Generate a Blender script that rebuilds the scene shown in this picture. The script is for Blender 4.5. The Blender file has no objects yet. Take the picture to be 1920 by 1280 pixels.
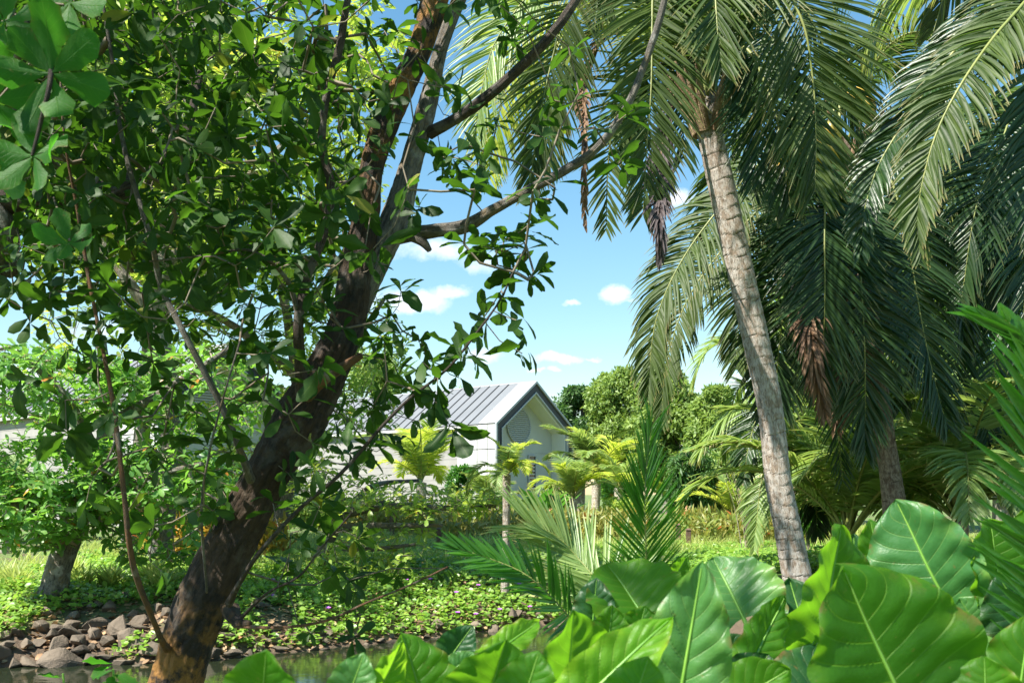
import bpy, bmesh, math, random
import numpy as np
from mathutils import Matrix, Vector, noise
rng = np.random.default_rng(7)
random.seed(7)
sc = bpy.context.scene
COL = sc.collection

# ------------------------------------------------------------------ camera, sky, sun, exposure
EYE = 2.2
cam_d = bpy.data.cameras.new('camera'); cam = bpy.data.objects.new('camera', cam_d); COL.objects.link(cam)
cam.location = (0, 0, EYE); cam.rotation_euler = (math.radians(90), 0, 0)
cam_d.lens = 36.0; cam_d.sensor_width = 36.0; cam_d.shift_y = 285/1920
cam_d.clip_start = 0.05; cam_d.clip_end = 3000
cam_d.dof.use_dof = True; cam_d.dof.focus_distance = 14.0; cam_d.dof.aperture_fstop = 9.0
sc.camera = cam
SUN_AZ = Vector((-0.80, -0.52, 0)).normalized(); SUN_EL = math.radians(53)
to_sun = Vector((SUN_AZ.x*math.cos(SUN_EL), SUN_AZ.y*math.cos(SUN_EL), math.sin(SUN_EL)))
sd = bpy.data.lights.new('sun', 'SUN'); sun = bpy.data.objects.new('sun', sd); COL.objects.link(sun)
sd.energy = 5.0; sd.angle = math.radians(0.55); sd.color = (1.0, 0.95, 0.86)
sun.rotation_euler = to_sun.to_track_quat('Z', 'Y').to_euler(); sun.location = (0, 0, 40)
sc.view_settings.view_transform = 'Standard'; sc.view_settings.look = 'None'
sc.view_settings.exposure = 1.3; sc.view_settings.gamma = 1.0; sc.view_settings.use_curve_mapping = False
sc.cycles.max_bounces = 8; sc.cycles.diffuse_bounces = 4; sc.cycles.glossy_bounces = 3
sc.cycles.transmission_bounces = 6; sc.cycles.caustics_reflective = False; sc.cycles.caustics_refractive = False
sc.cycles.use_denoising = True


class NT:
    def __init__(s, tree): s.t = tree; s.n = tree.nodes; s.l = tree.links; s.n.clear()
    def new(s, typ, **kw):
        nd = s.n.new(typ)
        for k, v in kw.items():
            if k.startswith('_'): setattr(nd, k[1:], v)
        return nd
    def put(s, sock, v):
        if isinstance(v, bpy.types.NodeSocket): s.l.new(v, sock)
        elif v is not None:
            if sock.type == 'RGBA' and isinstance(v, tuple) and len(v) == 3: v = v + (1,)
            sock.default_value = v
    def math(s, op, a, b=None, c=None, clamp=False):
        nd = s.n.new('ShaderNodeMath'); nd.operation = op; nd.use_clamp = clamp
        s.put(nd.inputs[0], a)
        if b is not None: s.put(nd.inputs[1], b)
        if c is not None: s.put(nd.inputs[2], c)
        return nd.outputs[0]
    def mix(s, f, a, b, mode='MIX'):
        nd = s.n.new('ShaderNodeMix'); nd.data_type = 'RGBA'; nd.blend_type = mode
        s.put(nd.inputs[0], f); s.put(nd.inputs[6], a); s.put(nd.inputs[7], b)
        return nd.outputs[2]
    def ramp(s, f, stops, mode='LINEAR'):
        nd = s.n.new('ShaderNodeValToRGB'); cr = nd.color_ramp; cr.interpolation = mode
        s.put(nd.inputs[0], f)
        while len(cr.elements) < len(stops): cr.elements.new(0.5)
        for e, (p, c) in zip(cr.elements, stops):
            e.position = p; e.color = (c[0], c[1], c[2], 1) if isinstance(c, tuple) else (c, c, c, 1)
        return nd.outputs[0]
    def noise(s, vec=None, scale=5.0, detail=3.0, rough=0.55, dist=0.0):
        nd = s.n.new('ShaderNodeTexNoise')
        if vec is not None: s.put(nd.inputs['Vector'], vec)
        nd.inputs['Scale'].default_value = scale; nd.inputs['Detail'].default_value = detail
        nd.inputs['Roughness'].default_value = rough; nd.inputs['Distortion'].default_value = dist
        return nd.outputs[0]
    def attr(s, name):
        nd = s.n.new('ShaderNodeAttribute'); nd.attribute_name = name; return nd
    def sep(s, v):
        nd = s.n.new('ShaderNodeSeparateXYZ'); s.put(nd.inputs[0], v); return nd.outputs
    def comb(s, x, y, z):
        nd = s.n.new('ShaderNodeCombineXYZ'); s.put(nd.inputs[0], x); s.put(nd.inputs[1], y); s.put(nd.inputs[2], z); return nd.outputs[0]
    def vmul(s, v, m):
        nd = s.n.new('ShaderNodeVectorMath'); nd.operation = 'MULTIPLY'; s.put(nd.inputs[0], v); nd.inputs[1].default_value = m; return nd.outputs[0]
    def bump(s, h, strength=0.5, dist=0.02):
        nd = s.n.new('ShaderNodeBump'); s.put(nd.inputs['Height'], h); nd.inputs['Strength'].default_value = strength
        nd.inputs['Distance'].default_value = dist; return nd.outputs[0]

# ---- world: daylight sky with a few small fair-weather clouds low over the garden
w = bpy.data.worlds.new('World'); sc.world = w; w.use_nodes = True
T = NT(w.node_tree)
sky = T.new('ShaderNodeTexSky'); sky.sky_type = 'NISHITA'; sky.sun_disc = False
sky.sun_elevation = SUN_EL; sky.sun_rotation = math.atan2(SUN_AZ.x, SUN_AZ.y); sky.altitude = 0
sky.air_density = 1.25; sky.dust_density = 0.35; sky.ozone_density = 2.0
hsv = T.new('ShaderNodeHueSaturation'); hsv.inputs['Saturation'].default_value = 1.22; hsv.inputs['Hue'].default_value = 0.487
T.l.new(sky.outputs[0], hsv.inputs['Color'])
tc = T.new('ShaderNodeTexCoord'); d = T.sep(tc.outputs['Generated'])
dy = T.math('MAXIMUM', d[1], 0.05)
u = T.math('DIVIDE', d[0], dy); v = T.math('DIVIDE', d[2], dy)
nv = T.comb(u, v, 0)
n1 = T.noise(nv, 14, 6, 0.6); n2 = T.noise(nv, 22, 6, 0.6); n3 = T.noise(nv, 38, 7, 0.65)
u2 = T.math('ADD', u, T.math('MULTIPLY', T.math('SUBTRACT', n1, 0.5), 0.045))
v2 = T.math('ADD', v, T.math('MULTIPLY', T.math('SUBTRACT', n2, 0.5), 0.03))
clouds = [(780, 566, 50, 17, 1), (845, 552, 36, 12, .8), (735, 560, 30, 16, .7), (820, 468, 65, 18, .75), (900, 492, 45, 22, .62), (1156, 552, 20, 16, 1), (1180, 566, 14, 6, .6), (1068, 566, 15, 6, .8),
          (1266, 372, 22, 13, .95), (1245, 380, 25, 7, .5), (1042, 671, 34, 8, 1), (1104, 672, 14, 3, .6), (1006, 693, 12, 4, .8), (1036, 692, 12, 5, .7), (905, 668, 40, 12, .7),
          (1390, 715, 45, 22, .7), (1110, 730, 60, 14, .45), (1050, 745, 45, 12, .4), (660, 560, 60, 25, .7), (40, 730, 120, 40, .9), (200, 620, 80, 25, .6)]
tot = None
for (cx, cy, a, b, amp) in clouds:
    x = T.math('MULTIPLY', T.math('SUBTRACT', u2, (cx-960)/1920), 1920/a/1.25)
    y = T.math('MULTIPLY', T.math('SUBTRACT', v2, (925-cy)/1920), 1920/b/1.2)
    r2 = T.math('ADD', T.math('MULTIPLY', x, x), T.math('MULTIPLY', y, y))
    g = T.math('MULTIPLY', T.math('POWER', 2.718, T.math('MULTIPLY', r2, -0.7)), amp)
    tot = g if tot is None else T.math('MAXIMUM', tot, g)
cm = T.math('ADD', T.math('MULTIPLY', tot, 1.25), T.math('MULTIPLY', T.math('SUBTRACT', n3, 0.5), 0.9))
cm = T.math('MULTIPLY', T.math('MULTIPLY', T.math('SUBTRACT', cm, 0.42), 1.6, clamp=True), T.math('GREATER_THAN', d[1], 0.06))
cm = T.math('MULTIPLY', cm, T.math('MINIMUM', T.math('MULTIPLY', tot, 3.0), 0.85))
skyc = T.mix(cm, hsv.outputs[0], (7.0, 7.2, 7.5))
bg = T.new('ShaderNodeBackground'); T.l.new(skyc, bg.inputs[0]); bg.inputs[1].default_value = 0.082
wo = T.new('ShaderNodeOutputWorld'); T.l.new(bg.outputs[0], wo.inputs[0])


# ------------------------------------------------------------------ helpers
def P(px, py, Y):
    return np.array([(px-960)/1920*Y, Y, EYE+(925-py)/1920*Y])

def unit(a):
    a = np.asarray(a, float); n = np.linalg.norm(a, axis=-1, keepdims=True); return a/np.maximum(n, 1e-9)

def sstep(a, b, x):
    t = np.clip((np.asarray(x, float)-a)/(b-a), 0, 1); return t*t*(3-2*t)

class Buf:
    def __init__(s): s.v = []; s.uv = []; s.r = []; s.loops = []; s.sizes = []; s.n = 0; s.mi = []
    def add(s, v, faces, uv=None, r=0.0, mi=0):
        v = np.asarray(v, float).reshape(-1, 3); k = len(v)
        f = np.asarray(faces, int)
        s.v.append(v); s.uv.append(np.zeros((k, 2)) if uv is None else np.asarray(uv, float).reshape(-1, 2))
        s.r.append(np.full(k, r, float) if np.isscalar(r) else np.asarray(r, float))
        s.loops.append((f+s.n).ravel()); s.sizes.append(np.full(len(f), f.shape[1])); s.mi.append(np.full(len(f), mi))
        s.n += k
    def build(s, name, mats, parent=None, smooth=True, **props):
        me = s.mesh(name, mats, smooth)
        return link(name, me, parent, **props)
    def mesh(s, name, mats, smooth=True):
        me = bpy.data.meshes.new(name)
        if s.n:
            v = np.concatenate(s.v); lp = np.concatenate(s.loops); sz = np.concatenate(s.sizes)
            me.vertices.add(len(v)); me.vertices.foreach_set('co', v.ravel())
            me.loops.add(len(lp)); me.loops.foreach_set('vertex_index', lp)
            me.polygons.add(len(sz)); st = np.concatenate([[0], np.cumsum(sz)[:-1]])
            me.polygons.foreach_set('loop_start', st); me.polygons.foreach_set('loop_total', sz)
            me.polygons.foreach_set('use_smooth', np.full(len(sz), smooth))
            me.polygons.foreach_set('material_index', np.concatenate(s.mi))
            a = me.attributes.new('luv', 'FLOAT_VECTOR', 'POINT'); uv = np.concatenate(s.uv)
            a.data.foreach_set('vector', np.column_stack([uv, np.zeros(len(uv))]).ravel())
            a = me.attributes.new('rnd', 'FLOAT', 'POINT'); a.data.foreach_set('value', np.concatenate(s.r))
            me.update(calc_edges=True)
        for m in (mats if isinstance(mats, (list, tuple)) else [mats]): me.materials.append(m)
        return me

def link(name, me, parent=None, **props):
    o = bpy.data.objects.new(name, me); COL.objects.link(o)
    if parent is not None: adopt(o, parent)
    for k, v in props.items(): o[k] = v
    return o

def adopt(o, parent):
    o.parent = parent
    o.matrix_parent_inverse = Matrix.Translation(-parent.location) if parent.type == 'EMPTY' else Matrix.Identity(4)

def thing(name, label, cat, loc, group=None):
    o = bpy.data.objects.new(name, None); COL.objects.link(o); o.location = tuple(loc)
    o.empty_display_size = 0.2; o['label'] = label; o['category'] = cat
    if group: o['group'] = group
    return o

def catmull(pts, step=None, n=None):
    p = np.asarray(pts, float)
    if len(p) == 2: p = np.array([p[0], (p[0]+p[1])/2, p[1]])
    q = np.vstack([2*p[0]-p[1], p, 2*p[-1]-p[-2]])
    out = []
    for i in range(1, len(q)-2):
        t = np.linspace(0, 1, 16, endpoint=False)[:, None]
        a, b, c, e = q[i-1], q[i], q[i+1], q[i+2]
        out.append(0.5*((2*b)+(-a+c)*t+(2*a-5*b+4*c-e)*t**2+(-a+3*b-3*c+e)*t**3))
    out.append(p[-1:]); o = np.vstack(out)
    s = np.concatenate([[0], np.cumsum(np.linalg.norm(np.diff(o[:, :3], axis=0), axis=1))])
    if n is None: n = max(3, int(s[-1]/step)+1)
    ss = np.linspace(0, s[-1], n)
    return np.column_stack([np.interp(ss, s, o[:, k]) for k in range(o.shape[1])]), ss

def frames(c):
    t = unit(np.gradient(c, axis=0)); a = np.array([0, 0, 1.]) if abs(t[0][2]) < .9 else np.array([1., 0, 0])
    u = unit(np.cross(t[0], a)); U = []
    for k in range(len(c)):
        u = unit(u - t[k]*np.dot(u, t[k])); U.append(u)
    U = np.array(U); return t, U, np.cross(t, U)

def tube(buf, c, r, sides=8, cap=True, rnd=0.0, disp=None, vs=None, mi=0):
    c = np.asarray(c, float); r = np.broadcast_to(np.asarray(r, float), (len(c),))
    t, U, V = frames(c); n = len(c)
    ang = np.arange(sides)/sides*2*np.pi
    ring = U[:, None, :]*np.cos(ang)[None, :, None]+V[:, None, :]*np.sin(ang)[None, :, None]
    rr = r[:, None]*np.ones((1, sides))
    s = np.concatenate([[0], np.cumsum(np.linalg.norm(np.diff(c, axis=0), axis=1))]) if vs is None else vs
    if disp is not None: rr = rr*disp(s[:, None], ang[None, :], r[:, None])
    v = c[:, None, :]+ring*rr[:, :, None]
    uv = np.stack([np.broadcast_to(ang/(2*np.pi), (n, sides)), np.broadcast_to(s[:, None], (n, sides))], -1)
    i = np.arange(n-1)[:, None]*sides; j = np.arange(sides)[None, :]; j2 = (j+1) % sides
    f = np.stack([i+j, i+j2, i+sides+j2, i+sides+j], -1).reshape(-1, 4)
    v = v.reshape(-1, 3); uv = uv.reshape(-1, 2)
    buf.add(v, f, uv, rnd, mi)
    if cap:
        for k, rev in ((0, True), (n-1, False)):
            vv = np.vstack([v[k*sides:(k+1)*sides], c[k]+t[k]*(0.0 if rev else r[k]*0.35)])
            jj = np.arange(sides); ff = np.stack([jj, (jj+1) % sides, np.full(sides, sides)], -1)
            if rev: ff = ff[:, ::-1]
            buf.add(vv, ff, np.vstack([uv[k*sides:(k+1)*sides], [0, s[k]]]), rnd, mi)

def inst(buf, tv, tf, tuv, A, N, L, pos, rnd, mi=0, wid=1.0):
    """copies of a template (x across, y along, z normal) into one buffer"""
    A = unit(A); N = unit(N - A*np.sum(N*A, 1, keepdims=True)); W = np.cross(A, N)
    L = np.asarray(L)[:, None, None]; wd = np.broadcast_to(np.asarray(wid, float), (len(pos),))[:, None, None]
    v = pos[:, None, :]+L*(wd*tv[None, :, 0:1]*W[:, None, :]+tv[None, :, 1:2]*A[:, None, :]+tv[None, :, 2:3]*N[:, None, :])
    n, m = len(pos), len(tv)
    f = (tf[None]+(np.arange(n)*m)[:, None, None]).reshape(-1, tf.shape[1])
    buf.add(v.reshape(-1, 3), f, np.tile(tuv, (n, 1)), np.repeat(rnd, m), mi)

def leaf_template(prof, nx=1, fold=0.25, curl=0.25, wave=0.0, seed=0):
    """prof: list of (t, halfwidth); a leaf folded along its midrib"""
    rows = []; uv = []; rg = np.random.default_rng(seed); ph = rg.uniform(0, 6)
    us = np.linspace(-1, 1, 2*nx+1)
    for (t, h) in prof:
        for q in us:
            z = fold*abs(q)*h - curl*t*t + wave*h*q*abs(q)*math.sin(t*17+ph+q)
            rows.append((q*h*(1+wave*0.5*math.sin(t*23+ph*2+q*3)), t*math.cos(curl*t*.6), z)); uv.append((q, t))
    k = len(us); f = []
    for i in range(len(prof)-1):
        for j in range(k-1): f.append((i*k+j, i*k+j+1, (i+1)*k+j+1, (i+1)*k+j))
    return np.array(rows), np.array(f), np.array(uv)

OBOV = [(0, .006), (.08, .02), (.2, .075), (.4, .15), (.6, .205), (.78, .215), (.9, .16), (.97, .08), (1.0, .015)]
OBOV_LO = [(0, .01), (.25, .09), (.6, .21), (.88, .17), (1.0, .02)]
ELL = [(0, .01), (.2, .13), (.5, .2), (.8, .12), (1.0, .01)]
LANCE = [(0, .01), (.15, .06), (.4, .1), (.75, .07), (1.0, .005)]
T_LEAVES = [leaf_template(OBOV, 2, f, c, wv, s) for f, c, wv, s in ((.25, .2, .25, 1), (.6, .45, .35, 2), (.15, .15, .35, 3), (.45, -.2, .25, 4), (.3, .7, .35, 5))]
T_OB = leaf_template(OBOV_LO, 1, .3, .2); T_OB2 = leaf_template(OBOV_LO, 1, .15, .4)
T_ELL = leaf_template([(0, .01), (.5, .22), (1.0, .01)], 1, .2, .15)
T_VINE = leaf_template([(0, .12), (.3, .4), (.7, .36), (1.0, .03)], 1, .25, .12)
T_LANCE = leaf_template(LANCE, 1, .3, .5)
T_BROAD = leaf_template([(0, .01), (.15, .04), (.3, .11), (.55, .15), (.8, .11), (1.0, .005)], 1, .35, .35)

# ------------------------------------------------------------------ materials
def newmat(name):
    m = bpy.data.materials.new(name); m.use_nodes = True; return m, NT(m.node_tree)

def leaf_mat(name, dark, light, trans=None, tf=0.38, rough=0.42, odd=None, vein=0.5, spec=0.5, tip=None, side_veins=0, back=0.0):
    m, T = newmat(name)
    oi = T.new('ShaderNodeObjectInfo'); r = T.math('FRACT', T.math('ADD', T.attr('rnd').outputs['Fac'], oi.outputs['Random']))
    stops = [(0.0, dark), (0.85, light)]
    if odd: stops = [(0.0, dark), (0.82, light), (0.975, light), (0.985, odd)]
    c = T.ramp(r, stops)
    luv = T.sep(T.attr('luv').outputs['Vector'])
    geo = T.new('ShaderNodeNewGeometry')
    nn = T.noise(geo.outputs['Position'], 9.0, 3)
    c = T.mix(T.math('MULTIPLY', T.math('SUBTRACT', nn, 0.3), 0.7, clamp=True), c, T.mix(0.55, c, (light[0]*1.2, light[1]*1.1, light[2])))
    au = T.math('ABSOLUTE', luv[0])
    if vein:
        vm = T.math('MULTIPLY', T.math('SUBTRACT', 1.0, T.math('MULTIPLY', au, 12.0 if not side_veins else 22.0), clamp=True), vein)
        if side_veins:
            ph = T.math('MULTIPLY', T.math('SUBTRACT', luv[1], T.math('MULTIPLY', au, 0.3)), side_veins)
            dd = T.math('ABSOLUTE', T.math('SUBTRACT', T.math('FRACT', T.math('ADD', ph, 0.5)), 0.5))
            sv = T.math('MULTIPLY', T.math('SUBTRACT', 1.0, T.math('MULTIPLY', dd, 16.0), clamp=True), T.math('MULTIPLY', T.math('SUBTRACT', 1.0, T.math('MULTIPLY', au, .45)), vein*.9))
            vm = T.math('MAXIMUM', vm, sv)
            mg = T.math('MULTIPLY', T.math('POWER', au, 3.0), T.math('MULTIPLY', T.math('SUBTRACT', T.noise(geo.outputs['Position'], 14.0, 4), .42), 4.0, clamp=True), clamp=True)
            c = T.mix(T.math('MULTIPLY', mg, .75), c, (light[0]*3.2, light[1]*1.9, light[2]))
            br = T.math('MULTIPLY', T.math('POWER', au, 9.0), T.math('MULTIPLY', T.math('SUBTRACT', T.noise(geo.outputs['Position'], 31.0, 4), .53), 14.0, clamp=True), clamp=True)
            c = T.mix(br, c, (.16, .09, .03))
            sp = T.math('MULTIPLY', T.math('SUBTRACT', T.noise(geo.outputs['Position'], 55.0, 2), .69), 20.0, clamp=True)
            c = T.mix(T.math('MULTIPLY', sp, .7), c, (.2, .13, .04))
            bl = T.ramp(T.noise(geo.outputs['Position'], 5.0, 4, .6), [(.35, 0.0), (.7, 1.0)])
            c = T.mix(T.math('MULTIPLY', bl, .5), c, (dark[0]*.9, dark[1]*.9, dark[2]))
            vo = T.new('ShaderNodeTexVoronoi'); vo.feature = 'DISTANCE_TO_EDGE'; vo.inputs['Scale'].default_value = 75.0; T.l.new(geo.outputs['Position'], vo.inputs['Vector'])
            fine = T.math('MULTIPLY', T.math('SUBTRACT', 1.0, T.math('MULTIPLY', vo.outputs['Distance'], 9.0), clamp=True), 1.0)
            c = T.mix(T.math('MULTIPLY', fine, .06), c, (light[0]*1.6, light[1]*1.4, light[2]*1.3))
        c = T.mix(vm, c, (min(1, light[0]*2.2+.03), min(1, light[1]*1.5+.03), light[2]*1.8+.01))
    if tip:
        tm = T.math('MULTIPLY', T.math('SUBTRACT', luv[1], 0.82), 5.0, clamp=True)
        c = T.mix(tm, c, tip)
    pr = T.new('ShaderNodeBsdfPrincipled'); T.put(pr.inputs['Base Color'], c)
    pr.inputs['Roughness'].default_value = rough; pr.inputs['Specular IOR Level'].default_value = spec
    if side_veins: T.put(pr.inputs['Normal'], T.bump(T.math('ADD', T.math('MULTIPLY', vm, -1.2), T.math('ADD', T.math('MULTIPLY', fine, -.07), T.noise(geo.outputs['Position'], 28.0, 4))), 0.45, 0.006))
    else: T.put(pr.inputs['Normal'], T.bump(T.noise(geo.outputs['Position'], 60.0, 2), 0.12, 0.01))
    tl = T.new('ShaderNodeBsdfTranslucent')
    tcol = trans or (light[0]*2.2, light[1]*2.0, light[2]*.8)
    T.put(tl.inputs[0], T.mix(0.7, T.mix(1.0, c, (3, 3, 2), 'MULTIPLY'), tcol))
    mx = T.new('ShaderNodeMixShader'); mx.inputs[0].default_value = tf
    T.l.new(pr.outputs[0], mx.inputs[1]); T.l.new(tl.outputs[0], mx.inputs[2])
    out = T.new('ShaderNodeOutputMaterial'); T.l.new(mx.outputs[0], out.inputs[0]); return m

def simple_mat(name, col, rough=0.6, metal=0.0, nz=0.0, nscale=4.0, col2=None, bump=0.0, bscale=30):
    m, T = newmat(name); pr = T.new('ShaderNodeBsdfPrincipled'); geo = T.new('ShaderNodeNewGeometry')
    c = col
    if col2: c = T.mix(T.ramp(T.noise(geo.outputs['Position'], nscale, 5), [(.35, 0.0), (.65, 1.0)]), col, col2)
    T.put(pr.inputs['Base Color'], c); pr.inputs['Roughness'].default_value = rough; pr.inputs['Metallic'].default_value = metal
    if bump: T.put(pr.inputs['Normal'], T.bump(T.noise(geo.outputs['Position'], bscale, 5, .65), bump, 0.03))
    out = T.new('ShaderNodeOutputMaterial'); T.l.new(pr.outputs[0], out.inputs[0]); return m

M = {}
M['front_leaf'] = leaf_mat('front_leaf', (.011, .036, .007), (.036, .088, .013), (.11, .28, .012), .35, .52, odd=(.22, .22, .03), vein=.35, spec=.25)
M['near_leaf'] = leaf_mat('near_leaf', (.02, .09, .012), (.04, .14, .018), (.1, .4, .02), .5, .55, vein=.5, side_veins=9, spec=.25)
M['almond_leaf'] = leaf_mat('almond_leaf', (.07, .19, .05), (.17, .34, .07), (.28, .55, .05), .42, .4, odd=(.5, .16, .03), vein=.4)
M['yellow_leaf'] = leaf_mat('yellow_leaf', (.14, .26, .035), (.32, .43, .08), (.5, .6, .07), .42, .42, odd=(.5, .3, .04), vein=.3)
M['bg_leaf'] = leaf_mat('bg_leaf', (.1, .18, .035), (.26, .36, .08), (.34, .48, .07), .32, .5, vein=0)
M['bg_dark'] = leaf_mat('bg_dark', (.035, .09, .025), (.08, .17, .04), (.14, .3, .04), .28, .5, vein=0)
M['vine'] = leaf_mat('vine', (.09, .22, .03), (.28, .44, .08), (.35, .55, .06), .4, .38, odd=(.45, .4, .2), vein=.3)
M['grass'] = leaf_mat('grass', (.15, .24, .05), (.42, .46, .14), (.5, .6, .15), .4, .5, vein=0)
M['croton'] = leaf_mat('croton', (.14, .24, .04), (.27, .27, .07), (.45, .35, .07), .35, .45, odd=(.45, .12, .03), vein=.3)
M['croton_orange'] = leaf_mat('croton_orange', (.24, .27, .05), (.42, .24, .05), (.55, .35, .05), .4, .45, odd=(.5, .08, .02), vein=.3)
M['heliconia'] = leaf_mat('heliconia', (.03, .11, .018), (.07, .19, .03), (.14, .38, .03), .35, .35, vein=.4)
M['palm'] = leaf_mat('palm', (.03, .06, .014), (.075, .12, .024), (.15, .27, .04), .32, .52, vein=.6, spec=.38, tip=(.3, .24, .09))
M['palm_dark'] = leaf_mat('palm_dark', (.016, .042, .016), (.036, .08, .024), (.08, .19, .03), .22, .36, vein=.6, spec=.35, tip=(.12, .13, .05))  # dark leaf copy; on some fronds its tone stands in for shade
M['palm_pale'] = leaf_mat('palm_pale', (.12, .22, .06), (.26, .36, .12), (.4, .52, .09), .36, .4, vein=.5, tip=(.5, .38, .15))  # pale leaf copy; on some palms its tone stands in for sunlight
M['palm_yellow'] = leaf_mat('palm_yellow', (.24, .37, .05), (.46, .50, .09), (.7, .78, .1), .45, .4, vein=.4, tip=(.5, .28, .06))
M['palm_fresh'] = leaf_mat('palm_fresh', (.022, .09, .01), (.05, .16, .014), (.12, .46, .02), .42, .32, vein=.6, spec=.55)
M['palm_dead'] = leaf_mat('palm_dead', (.10, .055, .03), (.22, .13, .07), (.2, .1, .04), .15, .7, vein=0)
M['palm_black'] = leaf_mat('palm_black', (.05, .04, .045), (.1, .08, .08), (.05, .04, .03), .1, .7, vein=0)
M['alocasia'] = leaf_mat('alocasia', (.018, .09, .006), (.055, .17, .01), (.28, .62, .02), .5, .5, vein=.85, side_veins=8, spec=.32)
M['alocasia_pale'] = leaf_mat('alocasia_pale', (.04, .15, .04), (.08, .21, .05), (.25, .55, .08), .35, .42, vein=.8, side_veins=8, spec=.5)
M['alocasia_deep'] = leaf_mat('alocasia_deep', (.01, .045, .012), (.02, .08, .02), (.06, .28, .03), .28, .45, vein=.8, side_veins=8, spec=.4)
M['alocasia_lime'] = leaf_mat('alocasia_lime', (.07, .21, .012), (.12, .28, .02), (.42, .75, .03), .5, .45, vein=.7, side_veins=8, spec=.35)
M['petiole'] = simple_mat('petiole', (.12, .3, .04), .4, col2=(.2, .38, .06))
M['rachis'] = simple_mat('rachis', (.17, .21, .05), .5, col2=(.26, .27, .08))
M['rachis_dead'] = simple_mat('rachis_dead', (.16, .1, .05), .7)
M['sheath'] = simple_mat('sheath', (.2, .11, .06), .85, col2=(.4, .28, .16), nscale=9, bump=.8, bscale=50)
M['coconut'] = simple_mat('coconut', (.62, .36, .05), .4, col2=(.45, .4, .08), nscale=6)
M['twig'] = simple_mat('twig', (.12, .09, .06), .8, col2=(.2, .17, .12), nscale=14)
M['twig_pale'] = simple_mat('twig_pale', (.34, .29, .22), .8, col2=(.2, .17, .12), nscale=10)
M['rock'] = simple_mat('rock', (.07, .054, .038), .85, col2=(.16, .125, .088), nscale=2.5, bump=.7, bscale=25)
M['rock_warm'] = simple_mat('rock_warm', (.1, .075, .05), .8, col2=(.2, .155, .11), nscale=3, bump=.7, bscale=25)
M['post'] = simple_mat('post', (.09, .05, .035), .8, col2=(.16, .1, .07), nscale=20)
M['white_panel'] = simple_mat('white_panel', (.50, .50, .49), .75, col2=(.45, .45, .44), nscale=1.2, bump=.05)
M['board'] = simple_mat('board', (.33, .32, .30), .8, col2=(.28, .27, .26), nscale=1.5)
M['soffit'] = simple_mat('soffit', (.72, .70, .62), .7)
M['metal_roof'] = simple_mat('metal_roof', (.165, .175, .185), .6, 0.0, col2=(.145, .155, .165), nscale=1)
M['seam'] = simple_mat('seam', (.04, .042, .045), .5)
M['dark_metal'] = simple_mat('dark_metal', (.025, .03, .038), .4, .3)
M['trim'] = simple_mat('trim', (.4, .41, .43), .45, .2)
M['slat'] = simple_mat('slat', (.62, .62, .6), .5)
M['shadow_gap'] = simple_mat('shadow_gap', (.06, .06, .065), .8)
M['glass'] = simple_mat('glass', (.03, .04, .045), .06)
M['path'] = simple_mat('path', (.5, .46, .4), .85, col2=(.42, .38, .33), nscale=5)
M['flower'] = simple_mat('flower', (.45, .12, .6), .5)
M['dry_leaf'] = simple_mat('dry_leaf', (.25, .1, .03), .6, col2=(.3, .17, .06), nscale=20)
M['litter'] = leaf_mat('litter', (.16, .09, .05), (.38, .25, .13), (.2, .1, .04), .1, .7, vein=0)

def bark_mat(name, base, base2, pale, ochre, och_amt, fiss=1.0, low_ochre=False):
    m, T = newmat(name); luv = T.attr('luv').outputs['Vector']; s = T.sep(luv)
    geo = T.new('ShaderNodeNewGeometry'); pos = geo.outputs['Position']
    ca = T.math('COSINE', T.math('MULTIPLY', s[0], 6.2832)); sa = T.math('SINE', T.math('MULTIPLY', s[0], 6.2832))
    v3 = T.comb(ca, sa, T.math('MULTIPLY', s[1], 1.3))
    f1 = T.noise(v3, 5.5, 7, .65, .6); f2 = T.noise(pos, 28, 5, .7)
    h = T.math('ADD', T.math('MULTIPLY', f1, .7), T.math('MULTIPLY', f2, .45))
    c = T.ramp(h, [(.45, base), (.58, base2), (.8, (base2[0]*1.5, base2[1]*1.45, base2[2]*1.35))])
    pm = T.ramp(T.noise(pos, 5.5, 5, .65), [(.54, 0.0), (.62, 1.0)])
    c = T.mix(T.math('MULTIPLY', pm, .75), c, pale)
    om = T.math('MULTIPLY', T.ramp(T.noise(pos, 4.5, 7, .72), [(.5-och_amt*.12, 0.0), (.6-och_amt*.12, 1.0)]), T.ramp(h, [(.38, .25), (.55, 1.0)]))
    if low_ochre:
        z = T.sep(pos)[2]
        zm = T.math('SUBTRACT', 1.0, T.math('DIVIDE', T.math('SUBTRACT', z, 1.1), 0.6), clamp=True)
        zu = T.math('MULTIPLY', T.math('SUBTRACT', z, 3.7), 0.8, clamp=True)
        om = T.math('MULTIPLY', om, T.math('ADD', .1, T.math('ADD', zm, T.math('MULTIPLY', zu, .9))), clamp=True)  # lichen at foot and top; mid-trunk left dark to stand in for shade
    c = T.mix(T.math('MULTIPLY', om, .9), c, T.mix(f2, ochre, (ochre[0]*.55, ochre[1]*.5, ochre[2]*.5)))
    pr = T.new('ShaderNodeBsdfPrincipled'); T.put(pr.inputs['Base Color'], c); pr.inputs['Roughness'].default_value = .85
    T.put(pr.inputs['Normal'], T.bump(h, 1.0*fiss, .05))
    out = T.new('ShaderNodeOutputMaterial'); T.l.new(pr.outputs[0], out.inputs[0]); return m
M['bark'] = bark_mat('bark', (.007, .005, .004), (.03, .021, .015), (.09, .08, .065), (.42, .21, .045), .5, 1, True)
M['bark_orange'] = bark_mat('bark_orange', (.06, .035, .02), (.2, .12, .07), (.42, .38, .32), (.36, .17, .06), .5)
M['bark_brown'] = bark_mat('bark_brown', (.02, .015, .011), (.085, .062, .045), (.22, .2, .17), (.3, .18, .08), -1.2)
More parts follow.
